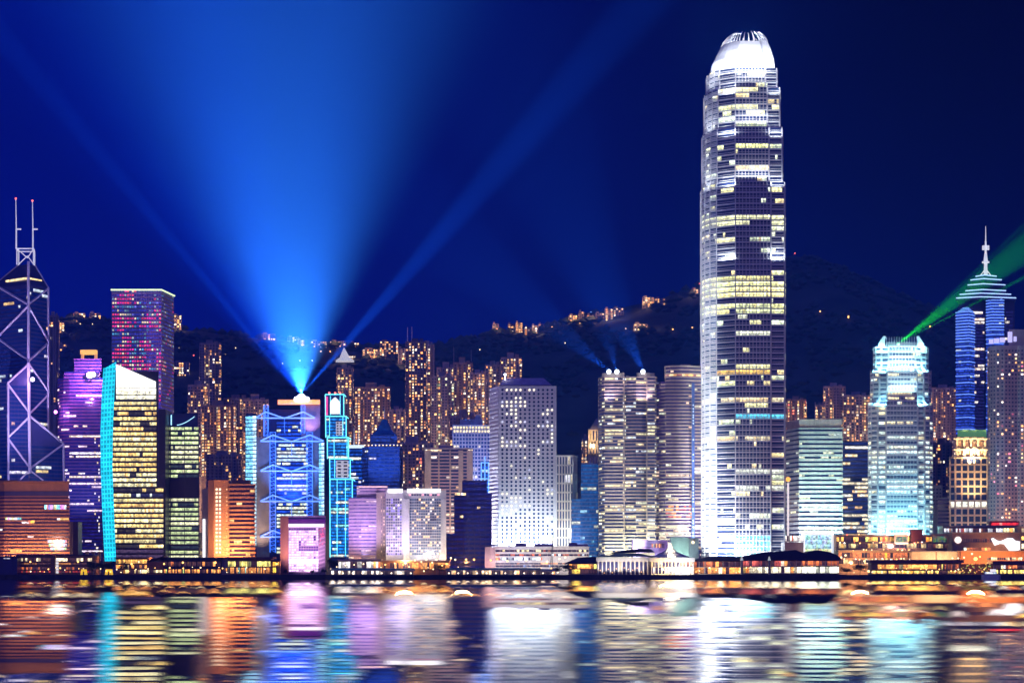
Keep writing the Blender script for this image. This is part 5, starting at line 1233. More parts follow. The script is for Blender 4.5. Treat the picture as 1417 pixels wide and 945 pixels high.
m_ = MB(); m_.add([(wx(a,D+17),D+12+dy,wz(b,D+17)) for dy in (0,14) for a, b in ((843,766),(905,763.5),(900,760),(885,758.5),(850,763.5))], [(0,1,2,3,4),(9,8,7,6,5)] + [(i,5+i,5+(i+1) % 5,(i+1) % 5) for i in range(5)]); m_.build('upper_roof', DARKROOF, ct_)
# white tent roof
D = 1376; tt = thing('tent_pavilion', 'white lit pavilion under a flared tent roof with a central peak', 'building', (wx(930,D), D+12, GZ))
m_ = MB(); cx_ = wx(929,D); rg = []
for rr, py in ((22.5,771),(15,767.5),(8,763.5),(3.5,758),(1.2,750.5)): 
    r_ = rr*D/FPX; rg.append([(cx_+r_*1.35*math.cos(2*math.pi*i/14), D+12+r_*.8*math.sin(2*math.pi*i/14), wz(py,D)) for i in range(14)])
m_.loft(rg); m_.build('tent_roof', paint('tent_fabric', (.78,.72,.62), .8, .05), tt)
m_ = MB(); m_.box(wx(901,D), wx(961,D), D+1.4, D+22, GZ, wz(776,D)); m_.build('wall', CREAMW, tt)
m_ = MB(); m_.box(wx(899,D), wx(961.5,D), D, D+1.3, wz(777,D), wz(771.5,D)); m_.build('fascia', W_WHITE, tt)
rowc = [(.5,.2,.05),(.08,.05,.12),(1,.6,.2),(.1,.08,.1),(.7,.6,.4)]
m_ = MB(); c = 26; m_.panes([(wx(901.5+t*58/c,D), D+1.25) for t in range(c+1)], wz(784,D), wz(777.5,D), [random.choice(rowc) for _ in range(c)]); m_.build('window_band', GLASS, tt)
m_ = MB(); c = 12; m_.panes([(wx(925+t*34/c,D), D+1.2) for t in range(c+1)], wz(793.5,D), wz(784.5,D), [(1.1,.98,.8)]*c); m_.build('light_wall', GLASS, tt)
m_ = MB(); c = 10; m_.panes([(wx(901.5+t*23/c,D), D+1.2) for t in range(c+1)], wz(793.5,D), wz(784.5,D), [random.choice([(.02,.01,.05),(.02,.01,.05),(1,.8,.7)]) for _ in range(c)]); m_.build('entrance', GLASS, tt)
for k in range(13): m_ = MB(); x = wx(901.5+k*4.8,D); m_.tube((x,D+.6,GZ),(x,D+.6,wz(777,D)), .22, 6); m_.build('column', W_WHITE, tt)
sc = thing('pale_screen_block', 'flat pale blue block standing behind the tent pavilion', 'building', (wx(940,1480), 1485, GZ))
m_ = MB(); m_.box(wx(928,1480), wx(953,1480), 1480, 1490, GZ, wz(743,1480)); m_.build('wall', W_GREEN, sc); m_ = MB(); m_.box(wx(953.2,1480), wx(967,1480), 1481, 1490, GZ, wz(744,1480)); m_.build('side_wing', W_GREY, sc)
m_ = MB(); m_.ball((wx(959,1480),1480.4,wz(750,1480)), 1.1); m_.build('lamp', LAMP_WARM, sc)
lowblock('lilac_link_block', 'lilac low block with small lit windows behind the ferry terminal', 'building', 876, 924, 747, 1500, 20, W_LILAC, [(752,757.5,1.6,[(1,.9,.7)],.6,1.0,901,920)])
# dark roofed pier halls
def vault(name, label, px0, px1, p_eave, prof, D, rows, dep=20):
    root = thing(name, label, 'pier hall', (wx((px0+px1)/2,D), D+dep/2, GZ)); x0, x1 = wx(px0,D), wx(px1,D)
    m_ = MB(); m_.box(x0+.8, x1-.8, D+1.2, D+dep, GZ, wz(p_eave,D)); m_.build('wall', W_BROWN, root)
    m_ = MB(); fr_ = [(wx(a,D), wz(b,D)) for a, b in prof]; n_ = len(fr_); v = [(x,D-1.2,z) for x, z in fr_] + [(x,D+dep+1,z) for x, z in fr_]
    m_.add(v, [tuple(range(n_-1,-1,-1)), tuple(range(n_,2*n_))] + [(i,(i+1) % n_,n_+(i+1) % n_,n_+i) for i in range(n_)]); m_.build('roof', DARKROOF, root)
    for (a, b, pane, pal, pr, br) in rows:
        xa, xb = x0+1, x1-1; c = int((xb-xa)/pane); m_ = MB(); m_.panes([(xa+(xb-xa)*t/c, D+1.1) for t in range(c+1)], wz(b,D), wz(a,D), lit_row(c, lit(0,0,pr,1.5,warmer(pal)+[(1,.36,.07),(.5,.12,.03)],br*1.1,(.05,.02,.02),.8), 'some')); m_.build('window_band', GLASS, root)
        m_ = MB(); m_.box(x0, x1, D-.6, D+1.15, wz(b,D)-.45, wz(b,D)-.02); m_.build('balcony', CREAMW, root)
    k = 0; x = x0+.5
    while x < x1: m_ = MB(); m_.tube((x,D-.3,GZ),(x,D-.3,wz(p_eave,D)), .17, 6); m_.build('post', W_WHITE, root); x += 4.2
    return root
vault('shallow_roofed_pier_hall', 'pier hall with a shallow dark roof and two cream lit decks', 958, 1036, 776.2, [(957,776),(1027,776),(1036,775.5),(1036,770.5),(1027,769.8),(982,770),(968,772.5)], 1380,
   [(777,784,2.1,[(1,.6,.25),(1,.85,.6),(.6,.2,.1),(.9,.9,.6)],.75,.9),(785,793.5,2.4,[(1,.9,.65),(1,.85,.6),(.9,1,.8)],.92,1.15)])
vault('long_roofed_pier_hall', 'long pier hall with a dark roof and orange lit balconies', 1026, 1114, 774.5, [(1016,775),(1116,774.5),(1116,766),(1100,760.5),(1085,762),(1060,763.5),(1045,766),(1030,769.5)], 1379,
   [(776,783,2.2,[(1,.5,.2),(.8,.25,.2),(1,.85,.7),(.05,.05,.1)],.6,.8),(784.5,792.5,2.2,[(1,.5,.1),(1,.75,.3),(1,.9,.7),(1,.4,.05)],.9,1.15)])
vault('humped_pier_hall', 'pier hall under a dark humped roof with red lit upper deck', 1108, 1163, 774.8, [(1107,775.5),(1164,775),(1163,771.5),(1157,767),(1146,763),(1132,760.8),(1120,762.5),(1110,767)], 1378,
   [(776,782,1.9,[(1,.2,.05),(1,.35,.1),(.9,.8,.7)],.75,.9),(784,792.5,3.0,[(1,.85,.75),(.9,.95,.8),(1,.9,.85)],.9,1.15)])
for px, c, lab in ((1026.5,LAMP_WARM,'small domed kiosk lamp on the left pier hall edge'),(1064.5,LAMP_WARM,'white capped lamp turret on the orange lit pier hall')):
    tr = thing('lamp_turret', lab, 'lamp', (wx(px,1376), 1376, GZ)); m_ = MB(); m_.tube((wx(px,1376),1376,GZ),(wx(px,1376),1376,wz(775,1376)), .9, 8); m_.build('shaft', W_GREY, tr)
    m_ = MB(); m_.tube((wx(px,1376),1376,wz(775,1376)),(wx(px,1376),1376,wz(769.5,1376)), 1.15, 8, .25); m_.build('cap', light_mat('pale_cap', (.75,.85,.8), .45, (.6,.6,.6)), tr)
# glass entrance cube and blocks behind the pier halls
D = 1500; gq = thing('glass_cube', 'glowing glass entrance cube behind the humped pier hall', 'building', (wx(1133,D), D+8, GZ))
m_ = MB()
for a, b, p0, p1 in ((1112,1114,737,772),(1151,1153.5,737,772),(1112,1153.5,736.5,739.5)): m_.box(wx(a,D), wx(b,D), D-.4, D+14, wz(p1,D), wz(p0,D))
m_.build('frame', light_mat('lit_white_frame', (.85,.95,1), .75, (.6,.6,.6)), gq)  # light on the cube's frame put in as emission
m_ = MB(); c, r_ = 14, 5
for j in range(r_): m_.panes([(wx(1114+37*t/c,D), D+2) for t in range(c+1)], wz(740+(j+1)*6.4,D), wz(740+j*6.4,D), [tuple(v*(1 - .08*j)*random.uniform(.6,1) for v in ((.45,.75,.8) if j < 3 else (.85,.8,.45))) for _ in range(c)])
m_.build('glass_wall', GLASS, gq)
lowblock('grey_loading_block', 'plain grey block left of the glass cube', 'building', 1086, 1112, 750, 1490, 20, W_GREY, [(741,748.5,1.8,[(1,.95,.9),(.9,.7,.4)],.8,1.1)], pb=None)
# right hand waterfront mall
MALL = paint('mall_stone', (.30,.19,.15)); MALL2 = paint('mall_render', (.36,.27,.22))
lowblock('upper_mall_terrace', 'upper mall terrace of small coloured shop windows below the turquoise tower', 'building', 1157, 1312, 741, 1520, 24, MALL, [(743,749,2.6,OR+[(.7,.9,.3),(1,.9,.6),(1,.2,.1)],.55,.9),(752,758,2.6,OR+WH,.35,.8)], roof=MALL2, over=.5)
lowblock('middle_mall_terrace', 'middle mall terrace with orange window row left of the cream wall', 'building', 1160, 1264, 762, 1480, 24, MALL2, [(764.5,771.5,3.0,OR+YE,.6,1.0),(774,780,2.4,WH+OR,.55,.9)], roof=W_GREY, over=.4)
mall_things = [o for o in COL.objects if o.parent is None and o.get('label','').startswith(('upper mall terrace','middle mall terrace'))]
for o_ in mall_things:
    y = 1518.6 if o_['label'].startswith('upper') else 1478.6
    for k in range(34):
        m_ = MB(); px = random.uniform(1160,1310 if y > 1500 else 1262); m_.ball((wx(px,y), y, wz(random.choice((740,750.5,751.5)) if y > 1500 else random.choice((761,773,773.5)), y) + random.uniform(-.5,.6)), random.uniform(.3,.62), 6, 4)
        m_.build('terrace_lamp', random.choice((LAMP_WARM, LAMP_O, light_mat('white_terrace_lamp', (1,.95,.9), 3), LAMP_R)), o_)
for a, b, lab in ((1238,1256.5,'framed video screen with green picture below the turquoise tower'),(1290,1311,'framed dark picture screen right of the dark red box')):
    sc = thing('video_screen', lab, 'screen', (wx((a+b)/2,1512), 1512, wz(752,1512))); D = 1512
    m_ = MB(); m_.box(wx(a,D), wx(b,D), D, D+2, wz(752.5,D), wz(738.5,D)); m_.build('frame', MALL2, sc)
    m_ = MB(); c = 9
    for j in range(3): m_.panes([(wx(a+1.4+(b-a-2.8)*t/c,D), D-.06) for t in range(c+1)], wz(744.5+j*2.7,D)-0, wz(741.8+j*2.7,D), [tuple(v*random.uniform(.2,1) for v in ((.25,.3,.08) if b < 1260 else (.12,.16,.08))) for _ in range(c)])
    m_.build('picture', GLASS, sc)
    if b < 1260: m_ = MB(); m_.box(wx(a+2,D), wx(b,D), D-.6, D-.05, wz(752.5,D), wz(751,D)); m_.build('light_sill', light_mat('sill_light', (1,.85,.5), 1.2), sc)
bxr = thing('dark_red_box', 'dark red windowless box on top of the mall terrace', 'building', (wx(1268,1516), 1518, wz(745,1516))); m_ = MB(); m_.box(wx(1261.5,1514), wx(1276.5,1514), 1514, 1520, wz(749,1514), wz(733.5,1514)); m_.box(wx(1260.5,1514), wx(1277.5,1514), 1513.5, 1520.5, wz(733.5,1514), wz(732.3,1514)); m_.build('wall', paint('dark_red_panel', (.13,.03,.03)), bxr)
cwl = thing('cream_wall', 'long cream facade panel split in two above the pier shed', 'wall', (wx(1298,1470), 1475, GZ)); m_ = MB(); m_.box(wx(1262,1470), wx(1295,1470), 1470, 1480, GZ, wz(763.5,1470)); m_.box(wx(1296,1470), wx(1334,1470), 1470, 1480, GZ, wz(763.5,1470)); m_.build('panels', CREAMW, cwl)
m_ = MB(); m_.box(wx(1261,1470), wx(1335,1470), 1469.4, 1480.6, wz(763.4,1470), wz(762.2,1470)); m_.build('coping', W_GREY, cwl)
mb_ = lowblock('brown_mall_block', 'large brown mall block bearing a white glowing swoosh sign', 'building', 1318, 1417, 737.5, 1500, 30, MALL, [(745,750,2.6,[(1,.4,.15),(.5,.15,.1)],.35,.6,1332,1373),(757.5,761.5,3,[(1,.97,.85)],1,1.35,1333,1371)], roof=W_GREY, over=.4)
D = 1500; m_ = MB(); pr_ = [(1371,745),(1374,744),(1379,747.5),(1384,748.5),(1389,746.5),(1394,744),(1401,744.5),(1405,748),(1411,749),(1412.5,754),(1411,760.5),(1404,762),(1396,761.5),(1393,757.5),(1389,752.5),(1383,752),(1376,754.5)]
n_ = len(pr_); v = [(wx(a,D), yy, wz(b,D)) for yy in (D-1.2,D-.4) for a, b in pr_]; m_.add(v, [tuple(range(n_-1,-1,-1)), tuple(range(n_,2*n_))] + [(i,(i+1) % n_,n_+(i+1) % n_,n_+i) for i in range(n_)]); m_.build('swoosh_sign', light_mat('white_sign', (1,.97,1), 1.7), mb_)
m_ = MB(); m_.tube((wx(1325.5,D),D-.8,wz(746.8,D)), (wx(1325.5,D),D-.1,wz(746.8,D)), 2.6, 16); m_.build('round_sign', light_mat('peach_round_sign', (1,.82,.75), 1.5), mb_)
lowblock('upper_mall_gallery', 'mall gallery row of tiny windows under the red sign', 'building', 1305, 1412, 728.5, 1530, 20, MALL, [(731,736,1.8,[(1,.8,.5),(1,.3,.4),(.9,.9,1)],.55,.9,1306,1388),(730.5,736,3,[(1,.9,.6)],1,1.2,1388,1410)], roof=W_GREY, over=.4)
rs = thing('red_sign_box', 'red lit roof sign box on the mall at right', 'sign', (wx(1390,1532), 1534, wz(728,1532))); m_ = MB(); m_.box(wx(1370,1532), wx(1411,1532), 1532, 1537, wz(727.6,1532), wz(720.5,1532)); m_.build('box', paint('red_panel', (.35,.05,.03)), rs)
m_ = MB(); m_.panes([(wx(1372+t*3.7,1532), 1531.9) for t in range(11)], wz(726.5,1532), wz(723,1532), [random.choice([(.9,.03,.02),(.6,.02,.02),(1,.25,.2)]) for _ in range(10)]); m_.build('sign_face', GLASS, rs)
lowblock('orange_facade_block', 'orange lit facade under the brown mall block behind the bright street lamp', 'building', 1330, 1417, 763, 1460, 20, ORANGEWALL, [(771,774.8,2.2,[(1,.75,.2),(1,.9,.6)],.6,1.0,1365,1415)], roof=MALL)
lowblock('right_edge_tower_base', 'stack of bright shopfronts at the right edge of the waterfront', 'building', 1413, 1440, 728, 1495, 20, MALL, [(731,736,2.4,OR+WH,.8,1.0),(742,747,2.4,OR,.8,1.0),(752,759,2.4,WH,.8,1.0),(766,772,2.4,WH+OR,.8,1.0)])
ps = lowblock('pier_shed', 'long pier shed with purple roof and bright yellow window band', 'pier hall', 1206, 1330, 778.5, 1384, 14, MALL, [(781,787,4.0,[(1,.95,.75),(1,.85,.5)],1,1.35,1214,1297),(780.5,788,1.5,YE+[(.3,.12,.02)],.75,.9,1298,1329),(789.5,793.3,1.8,[(1,.7,.25),(1,.5,.1),(1,.9,.6)],.85,1.1)], roof=REDROOF, over=1.4, roofh=2.2)
lowblock('right_pier_office', 'plum roofed pier office with yellow lower windows at the right edge', 'pier hall', 1375, 1440, 780, 1384, 14, MALL, [(782,786.5,2.2,WH+[(.3,.15,.1)],.55,1.0),(788.5,793.3,2.0,YE,.9,1.1)], roof=REDROOF, over=1, roofh=2.2)
fm = thing('lit_garden_court', 'courtyard of yellow green lamps right of the pier shed', 'garden', (wx(1352,1382), 1384, GZ))
for k in range(60):
    px = random.uniform(1330,1372); py = random.uniform(780,793); m_ = MB(); m_.ball(P3(px,py,1383+random.uniform(-1,3)), random.uniform(.22,.45), 6, 4); m_.build('garden_lamp', random.choice([light_mat('yellow_garden_lamp',(1,.65,.08),1.3), light_mat('green_garden_lamp',(.5,.7,.15),.8), light_mat('red_garden_lamp',(1,.3,.08),1.2)]), fm)
m_ = MB(); m_.box(wx(1330,1388), wx(1374,1388), 1388, 1389, GZ, wz(780,1388)); m_.build('back_wall', ORANGEWALL, fm)
fb = thing('moored_ferry', 'small white lit ferry moored beside the right pier office', 'boat', (wx(1369,1366), 1366, 0))
y = 1364; m_ = MB(); hull = [[(wx(a,y+d),y+d,z) for a, d in ((1358,2.5),(1362,0),(1382,0),(1385,2.5),(1382,5),(1362,5))] for z in (-.3,1.9)]; m_.loft(hull); m_.build('hull', MAST, fb)
m_ = MB(); m_.box(wx(1363,y), wx(1380,y), y+.8, y+4.2, 1.92, 3.9); m_.build('cabin', MAST, fb); m_ = MB(); m_.panes([(wx(1363.4+t*1.6,y), y+.72) for t in range(11)], 2.4, 3.5, [random.choice([(1,.95,1),(.8,.9,1),(.4,.5,.6)]) for _ in range(10)]); m_.build('cabin_windows', GLASS, fb)
m_ = MB(); m_.box(wx(1372,y), wx(1379,y), y+1.2, y+3.8, 3.92, 5.6); m_.build('wheelhouse', light_mat('lit_wheelhouse', (1,.95,1), .9, (.7,.7,.7)), fb)
m_ = MB(); m_.tube((wx(1376,y),y+2,5.6), (wx(1376,y),y+2,8.6), .12, 5); m_.build('mast', MAST, fb)

# ------------------------------------------------------------------ trees along the water
LEAF = paint('dark_leaf', (.05,.085,.04), .8, .4, .8); BARK = paint('bark', (.09,.065,.05), .9)
def crown_mesh(seed):
    random.seed(seed); m_ = MB(); lobes = [(random.uniform(-.6,.6), random.uniform(-.5,.5), random.uniform(-.25,.55), random.uniform(.3,.5)) for _ in range(9)]
    for k in range(900):
        lx, ly, lz, lr = random.choice(lobes); d = Vector((random.gauss(0,1), random.gauss(0,1), random.gauss(0,1))).normalized() * lr * random.uniform(.55,1.05)
        c = Vector((lx, ly, lz)) + d*1.0; a = Vector((random.gauss(0,1), random.gauss(0,1), random.gauss(0,1))).normalized(); b = a.orthogonal().normalized(); q = a.cross(b); s_ = random.uniform(.05,.11)
        m_.add([c-b*s_, c+q*s_*.6, c+b*s_, c-q*s_*.6], [(0,1,2,3)])
    o = m_.build('crown', LEAF); me = o.data; bpy.data.objects.remove(o); return me
crowns = [crown_mesh(s_) for s_ in (3, 8)]
def trunk_mesh():
    m_ = MB(); m_.tube((0,0,0),(0.05,0,1),.1,7,.06); 
    for a in range(4): m_.tube((.05,0,.75+.06*a), (.05+.55*math.cos(a*1.7), .5*math.sin(a*1.7), 1.35+.08*a), .05, 5, .02)
    o = m_.build('trunk', BARK); me = o.data; bpy.data.objects.remove(o); return me
tm = trunk_mesh()
random.seed(77)
for k, (px, pt, wd, D, lab) in enumerate([(127,776,20,1390,'bushy dark tree just right of the first yellow booth'),(140,775,20,1392,'dark tree left of the cyan screen foot'),(152,776,20,1394,'dark tree standing in front of the cyan light screen'),
    (170,776.5,17,1390,'dark tree at the left end of the orange terrace'),(461,772,22,1395,'blue lit dark tree at the foot of the neon tower'),(449,786,10,1378,'low bush at the right corner of the pink block'),
    (608,779,24,1400,'tree among warm lamps right of the white hotel'),(768,783,18,1374,'smaller dark tree left of the hipped pavilion'),(787,780,28,1374,'broad dark tree touching the hipped pavilion'),
    (1172,784,22,1372.5,'low dark tree right of the humped pier hall'),(1190,780,30,1374,'broad dark tree left of the pier shed'),(395,787,9,1379,'red lit shrub at the left foot of the pink block'),(432,788,9,1379,'round shrub in front of the pink block')]):
    zt = wz(pt, D); h = zt - GZ; rw = wd*D/FPX/2
    root = thing('tree', lab, 'tree', (wx(px,D), D, GZ), 'trees along the waterfront')
    o = bpy.data.objects.new('trunk', tm); COL.objects.link(o); o.parent = root; o.scale = (h*.32, h*.32, h*.42)
    o = bpy.data.objects.new('crown', crowns[k % 2]); COL.objects.link(o); o.parent = root; o.location = (0,0,h*.6); o.scale = (rw*1.02, rw*.9, h*.42); o.rotation_euler = (0,0,k*1.3)

# ------------------------------------------------------------------ street lamps by the water
pm_ = MB(); pm_.tube((0,0,0),(0,0,1),.02,6,.012); o = pm_.build('pole', W_GREY); pole_me = o.data; bpy.data.objects.remove(o)
hm_ = MB(); hm_.ball((0,0,0), 1, 8, 6); o = hm_.build('lamp_head', LAMP_O); head_o = o.data; bpy.data.objects.remove(o)
hm_ = MB(); hm_.ball((0,0,0), 1, 8, 6); o = hm_.build('lamp_head', LAMP_WARM); head_w = o.data; bpy.data.objects.remove(o)
lamps = [(42,777,0,.75),(108,777,0,.75),(182,780,0,.9),(192,777,1,.7),(227,780,0,.8),(253,778,0,.85),(298,778,0,.95),(308,786,0,.6),(383,780,0,.9),(458,787,1,.6),(466,784,1,.5),(478,782,1,.5),(490,781,1,.6),(503,780,1,.7),(516,779,1,.7),(533,781,0,.7),(546,779,1,.6),
   (558,781,0,.7),(566,784,1,.6),(574,775,1,.8),(583,777,1,.7),(590,774,1,.8),(598,778,1,.7),(604,774,1,.8),(612,782,0,.7),(618,780,0,.8),(624,772,1,.8),(630,774,1,.8),(645,774,0,.9),(656,774,0,.9),(679,775,0,.8),(702,776,0,.8),(728,775,0,.7),(757,777,1,.9),(774,773,1,.8),(782,771,1,.8),(768,789,0,.8),
   (1164,771,1,.9),(1170,768,1,.9),(1176,778,1,.7),(1196,776,1,.8),(1202,790,1,1.0),(1208,786,1,.9),(1318,772,1,.7),(1326,772,1,.7),(1334,771,1,.8),(1345,766,1,.9),(1350,773,0,1.7),(1322,790,0,.7),(1356,770,0,.8)]
ORN = {0: 'orange', 1: 'white'}
for k, (px, py, c, r_) in enumerate(lamps):
    D = 1381 + (k*7) % 12; h = wz(py, D) - GZ
    near = ('before the brown hall at far left' if px < 130 else 'before the orange terrace' if px < 200 else 'before the garden pavilion' if px < 310 else 'beside the yellow kiosk' if px < 400 else 'in front of the lilac block' if px < 530 else
            'before the warm arcade wing' if px < 616 else 'before the navy granite block' if px < 660 else 'before the long low white building' if px < 790 else 'right of the humped pier hall' if px < 1215 else 'before the brown mall block')
    big = 'bright starry ' if r_ > 1.5 else ''
    root = thing('street_lamp', f'{big}{ORN[c]} globe street lamp {near}' , 'street lamp', (wx(px,D), D, GZ), f'{ORN[c]} lamps {near}')
    o = bpy.data.objects.new('pole', pole_me); COL.objects.link(o); o.parent = root; o.scale = (5,5,h)
    o = bpy.data.objects.new('lamp_head', head_o if c == 0 else head_w); COL.objects.link(o); o.parent = root; o.location = (0,0,h); o.scale = (r_*.8,)*3

# small globe lamps on the promenade railing
random.seed(5)
px = 28.0
while px < 1414:
    px += random.choice((5,7,9,12,16,22)) * random.uniform(.8,1.2)
    if 826 < px < 962 or 388 < px < 452: continue
    D = random.choice((1374.5, 1377, 1380)) if 960 < px or px < 455 else 1400; py = random.uniform(784, 792); c = random.random()
    warm = px < 480 or px > 1200
    root = thing('promenade_lamp', 'small globe lamp in the row along the promenade railing', 'lamp', (wx(px,D), D, GZ), 'globe lamps along the promenade')
    h = wz(py, D) - GZ
    o = bpy.data.objects.new('pole', pole_me); COL.objects.link(o); o.parent = root; o.scale = (4,4,h)
    o = bpy.data.objects.new('lamp_head', head_o if c < (.6 if warm else .3) else head_w); COL.objects.link(o); o.parent = root; o.location = (0,0,h); r_ = random.uniform(.3,.55); o.scale = (r_,)*3

rl = thing('railing', 'thin dark railing along the top of the harbour seawall', 'railing', (0, 1370.4, GZ+.25))
m_ = MB(); m_.box(-420, 420, 1370.35, 1370.45, GZ+1.25, GZ+1.35); m_.build('rail', W_DARK, rl)
m_ = MB(); m_.box(-420, 420, 1370.37, 1370.43, GZ+.75, GZ+.8); m_.build('rail', W_DARK, rl)
pb_ = MB(); pb_.box(-.06,.06,-.06,.06,0,1.05); o = pb_.build('post', W_DARK); pme = o.data; bpy.data.objects.remove(o)
for k in range(-49, 50):
    o = bpy.data.objects.new('post', pme); COL.objects.link(o); o.parent = rl; o.location = (k*8.2, 0, 0)

# ------------------------------------------------------------------ floodlights and street light
OG = (1.0,.46,.15); WA = (1.0,.66,.28); WT = (1.0,.98,.95); CYA = (.35,.95,1.0); LI = (.66,.46,1.0); BLU = (.15,.35,1.0)
for px, D, pw, col in [(30,1425,26,OG),(75,1425,26,OG),(180,1420,22,OG),(240,1425,16,OG),(300,1422,26,OG),(335,1425,30,OG),(384,1404,7,OG),(500,1440,12,WA),(560,1424,5,WA),(640,1440,6,OG),(1190,1460,14,OG),(1235,1440,16,OG),(1290,1440,9,OG),(1350,1430,30,OG),(1395,1440,18,OG)]:
    point((wx(px,D), D, GZ+9), pw*2.4e3, col, .8)
strip(0,94,772,1450,9,14,24e3,(1,.46,.16)); flood(50,1450,70,690,120e3,(1,.5,.4),80,24); flood(30,1700,90,480,1100e3,(.62,.5,1),70,60); flood(50,1700,60,600,160e3,(.6,.5,1),80,40)  # last two: lilac floods added to brighten the bank tower braces
flood(318,1450,22,710,260e3,OG,100)
for px, D, h_ in ((290,2050,26),(330,2060,30),(505,2120,40),(550,1990,20),(590,2100,40),(625,2080,36),(660,2100,40),(705,2250,60),(1105,2140,40),(1150,2120,40),(1185,2120,36),(1305,2100,40),(270,2110,40),(575,1900,10)):
    z = max(GZ, hill(wx(px,D), D)) + h_; point((wx(px,D), D, z), 130e3, (1,.52,.22), 1)  # unseen fill points added to warm the lower flats
# white block by the water, pink wash
flood(422,1415,24,750,90e3,(1,.5,.9),95)
flood(394,1415,12,750,20e3,OG,60)
# lilac block and white hotel
flood(500,1490,40,715,250e3,LI,75,14); flood(545,1450,24,730,60e3,(.7,.55,1),100,16); strip(567,610,772,1450,10,18,4e3,(1,.92,.85)); flood(590,1450,60,720,85e3,(1,.93,.95),80,16)
for px in (562.3,613.8): flood(px,1450,3.2,690,42e3,WA,46,.6)
flood(622,1620,40,660,240e3,(1,.62,.45),80)
flood(650,1760,50,640,380e3,(.5,.55,1),60,60)
flood(532,1720,40,600,420e3,BLU,60,55)
# porthole tower: strong wash from the ground, fading upwards
strip(692,768,782,1520,18,30,120e3,(.84,.98,1)); flood(735,1520,80,600,1700e3,(.9,.93,1),70)
spot((wx(645,1545),1545,GZ+4), P3(684,690,1531), 500e3, (.85,.92,1), 90, .8); spot((wx(640,1550),1550,GZ+4), P3(684,600,1531), 1500e3, (.85,.8,1), 60, .8)
flood(783,1600,30,690,330e3,(1,.97,.85),80)
flood(822,1800,40,610,160e3,WA,40,120)
# striped twin towers
strip(832,904,786,1560,14,26,95e3,(.9,1,.72)); flood(868,1560,70,600,420e3,(.9,.85,1),60); flood(914,1560,22,690,70e3,(.85,1,.75),70); flood(940,1560,70,590,50e3,(.8,.55,1),60)
for px in (842,890): spot((wx(px,1556), 1552, wz(560,1556)), P3(px,520,1560), 40e3, (1,.8,1), 110, .9)
# tallest tower: left face washed from the ground, setbacks washed from trough lights on their ledges, crown flooded
spot((wx(945,1520), 1512, GZ+5), P3(981,710,1549), 1000e3, (.9,.96,1), 62); spot((wx(943,1520), 1508, GZ+5), P3(976,620,1550), 2400e3, (.88,.95,1), 27); spot((wx(940,1520), 1502, GZ+5), P3(974,500,1550), 4400e3, (.84,.92,1), 15); spot((wx(936,1520), 1492, GZ+5), P3(972,350,1550), 6000e3, (.8,.88,1), 11)
strip(994,1016,784,1530,11,28,150e3,(.88,.95,1),dy0=7); strip(1020,1064,784,1530,14,24,18e3,(.8,.9,1)); flood(1002,1530,36,640,200e3,(.8,.85,1),40); flood(1030,1530,70,330,60e3,(.55,.55,1),50)
TW = (.9,.96,1)
for py, pw in ((256,4.5e3),(186,4.5e3),(126,5e3)):
    strip(995,1016,py,1530,2.6,7,pw,TW,dy0=7,dy1=1); strip(1068,1083,py,1530,3.0,7,pw*.7,TW)
strip(995,1016,358,1530,2.6,5,4e3,TW,dy0=7,dy1=1); strip(1068,1083,358,1530,3.0,5,4e3,TW)
strip(1020,1064,167,1530,3.0,7,5.5e3,TW); strip(1020,1064,243,1530,3.0,4,3e3,TW); strip(1020,1064,106,1530,3.4,5,5e3,TW)
for py, pw in ((260,14e3),(181,20e3),(121,20e3)):
    spot((wx(970,1530), 1542, wz(py,1530)), P3(979,py-20,1549), pw, TW, 110, .9, .6)
for px in (990,1008,1027,1046,1062): spot((wx(px,1530), 1519, wz(93,1530)), P3(px+(1027-px)*.2, 62, 1546), 50e3, (.94,.98,1), 120, .8, .8)
spot((wx(971,1530), 1550, wz(95,1530)), P3(990,68,1552), 36e3, (.92,.98,1), 110, .8, .8); point((wx(1030,1550), 1553, wz(58.5,1554)), 60e3, (.9,.97,1), 1.0)
# shorter sibling: turquoise wash
TQ = (.33,.93,1)
strip(1204,1226,782,1600,14,26,110e3,TQ,dy0=6); strip(1229,1267,782,1600,14,26,140e3,TQ); strip(1271,1288,782,1600,14,26,26e3,TQ)
flood(1212,1600,60,590,1500e3,(.5,.95,1),60); flood(1250,1600,70,570,620e3,(.5,.95,1),60)
for py, pw in ((560,6e3),(513,11e3),(485,11e3)): strip(1208,1225,py,1600,2.5,7,pw,TQ,dy0=5,dy1=4); strip(1271,1283,py,1600,2.5,7,pw*.8,TQ,dy0=4,dy1=4)
for py, pw in ((540,8e3),(511,15e3),(484,5e3)): strip(1229,1267,py,1600,3,7,pw,(.55,.95,1))
point((wx(1248,1625), 1622, wz(474,1600)), 9e3, (.6,.9,1), 1.0)
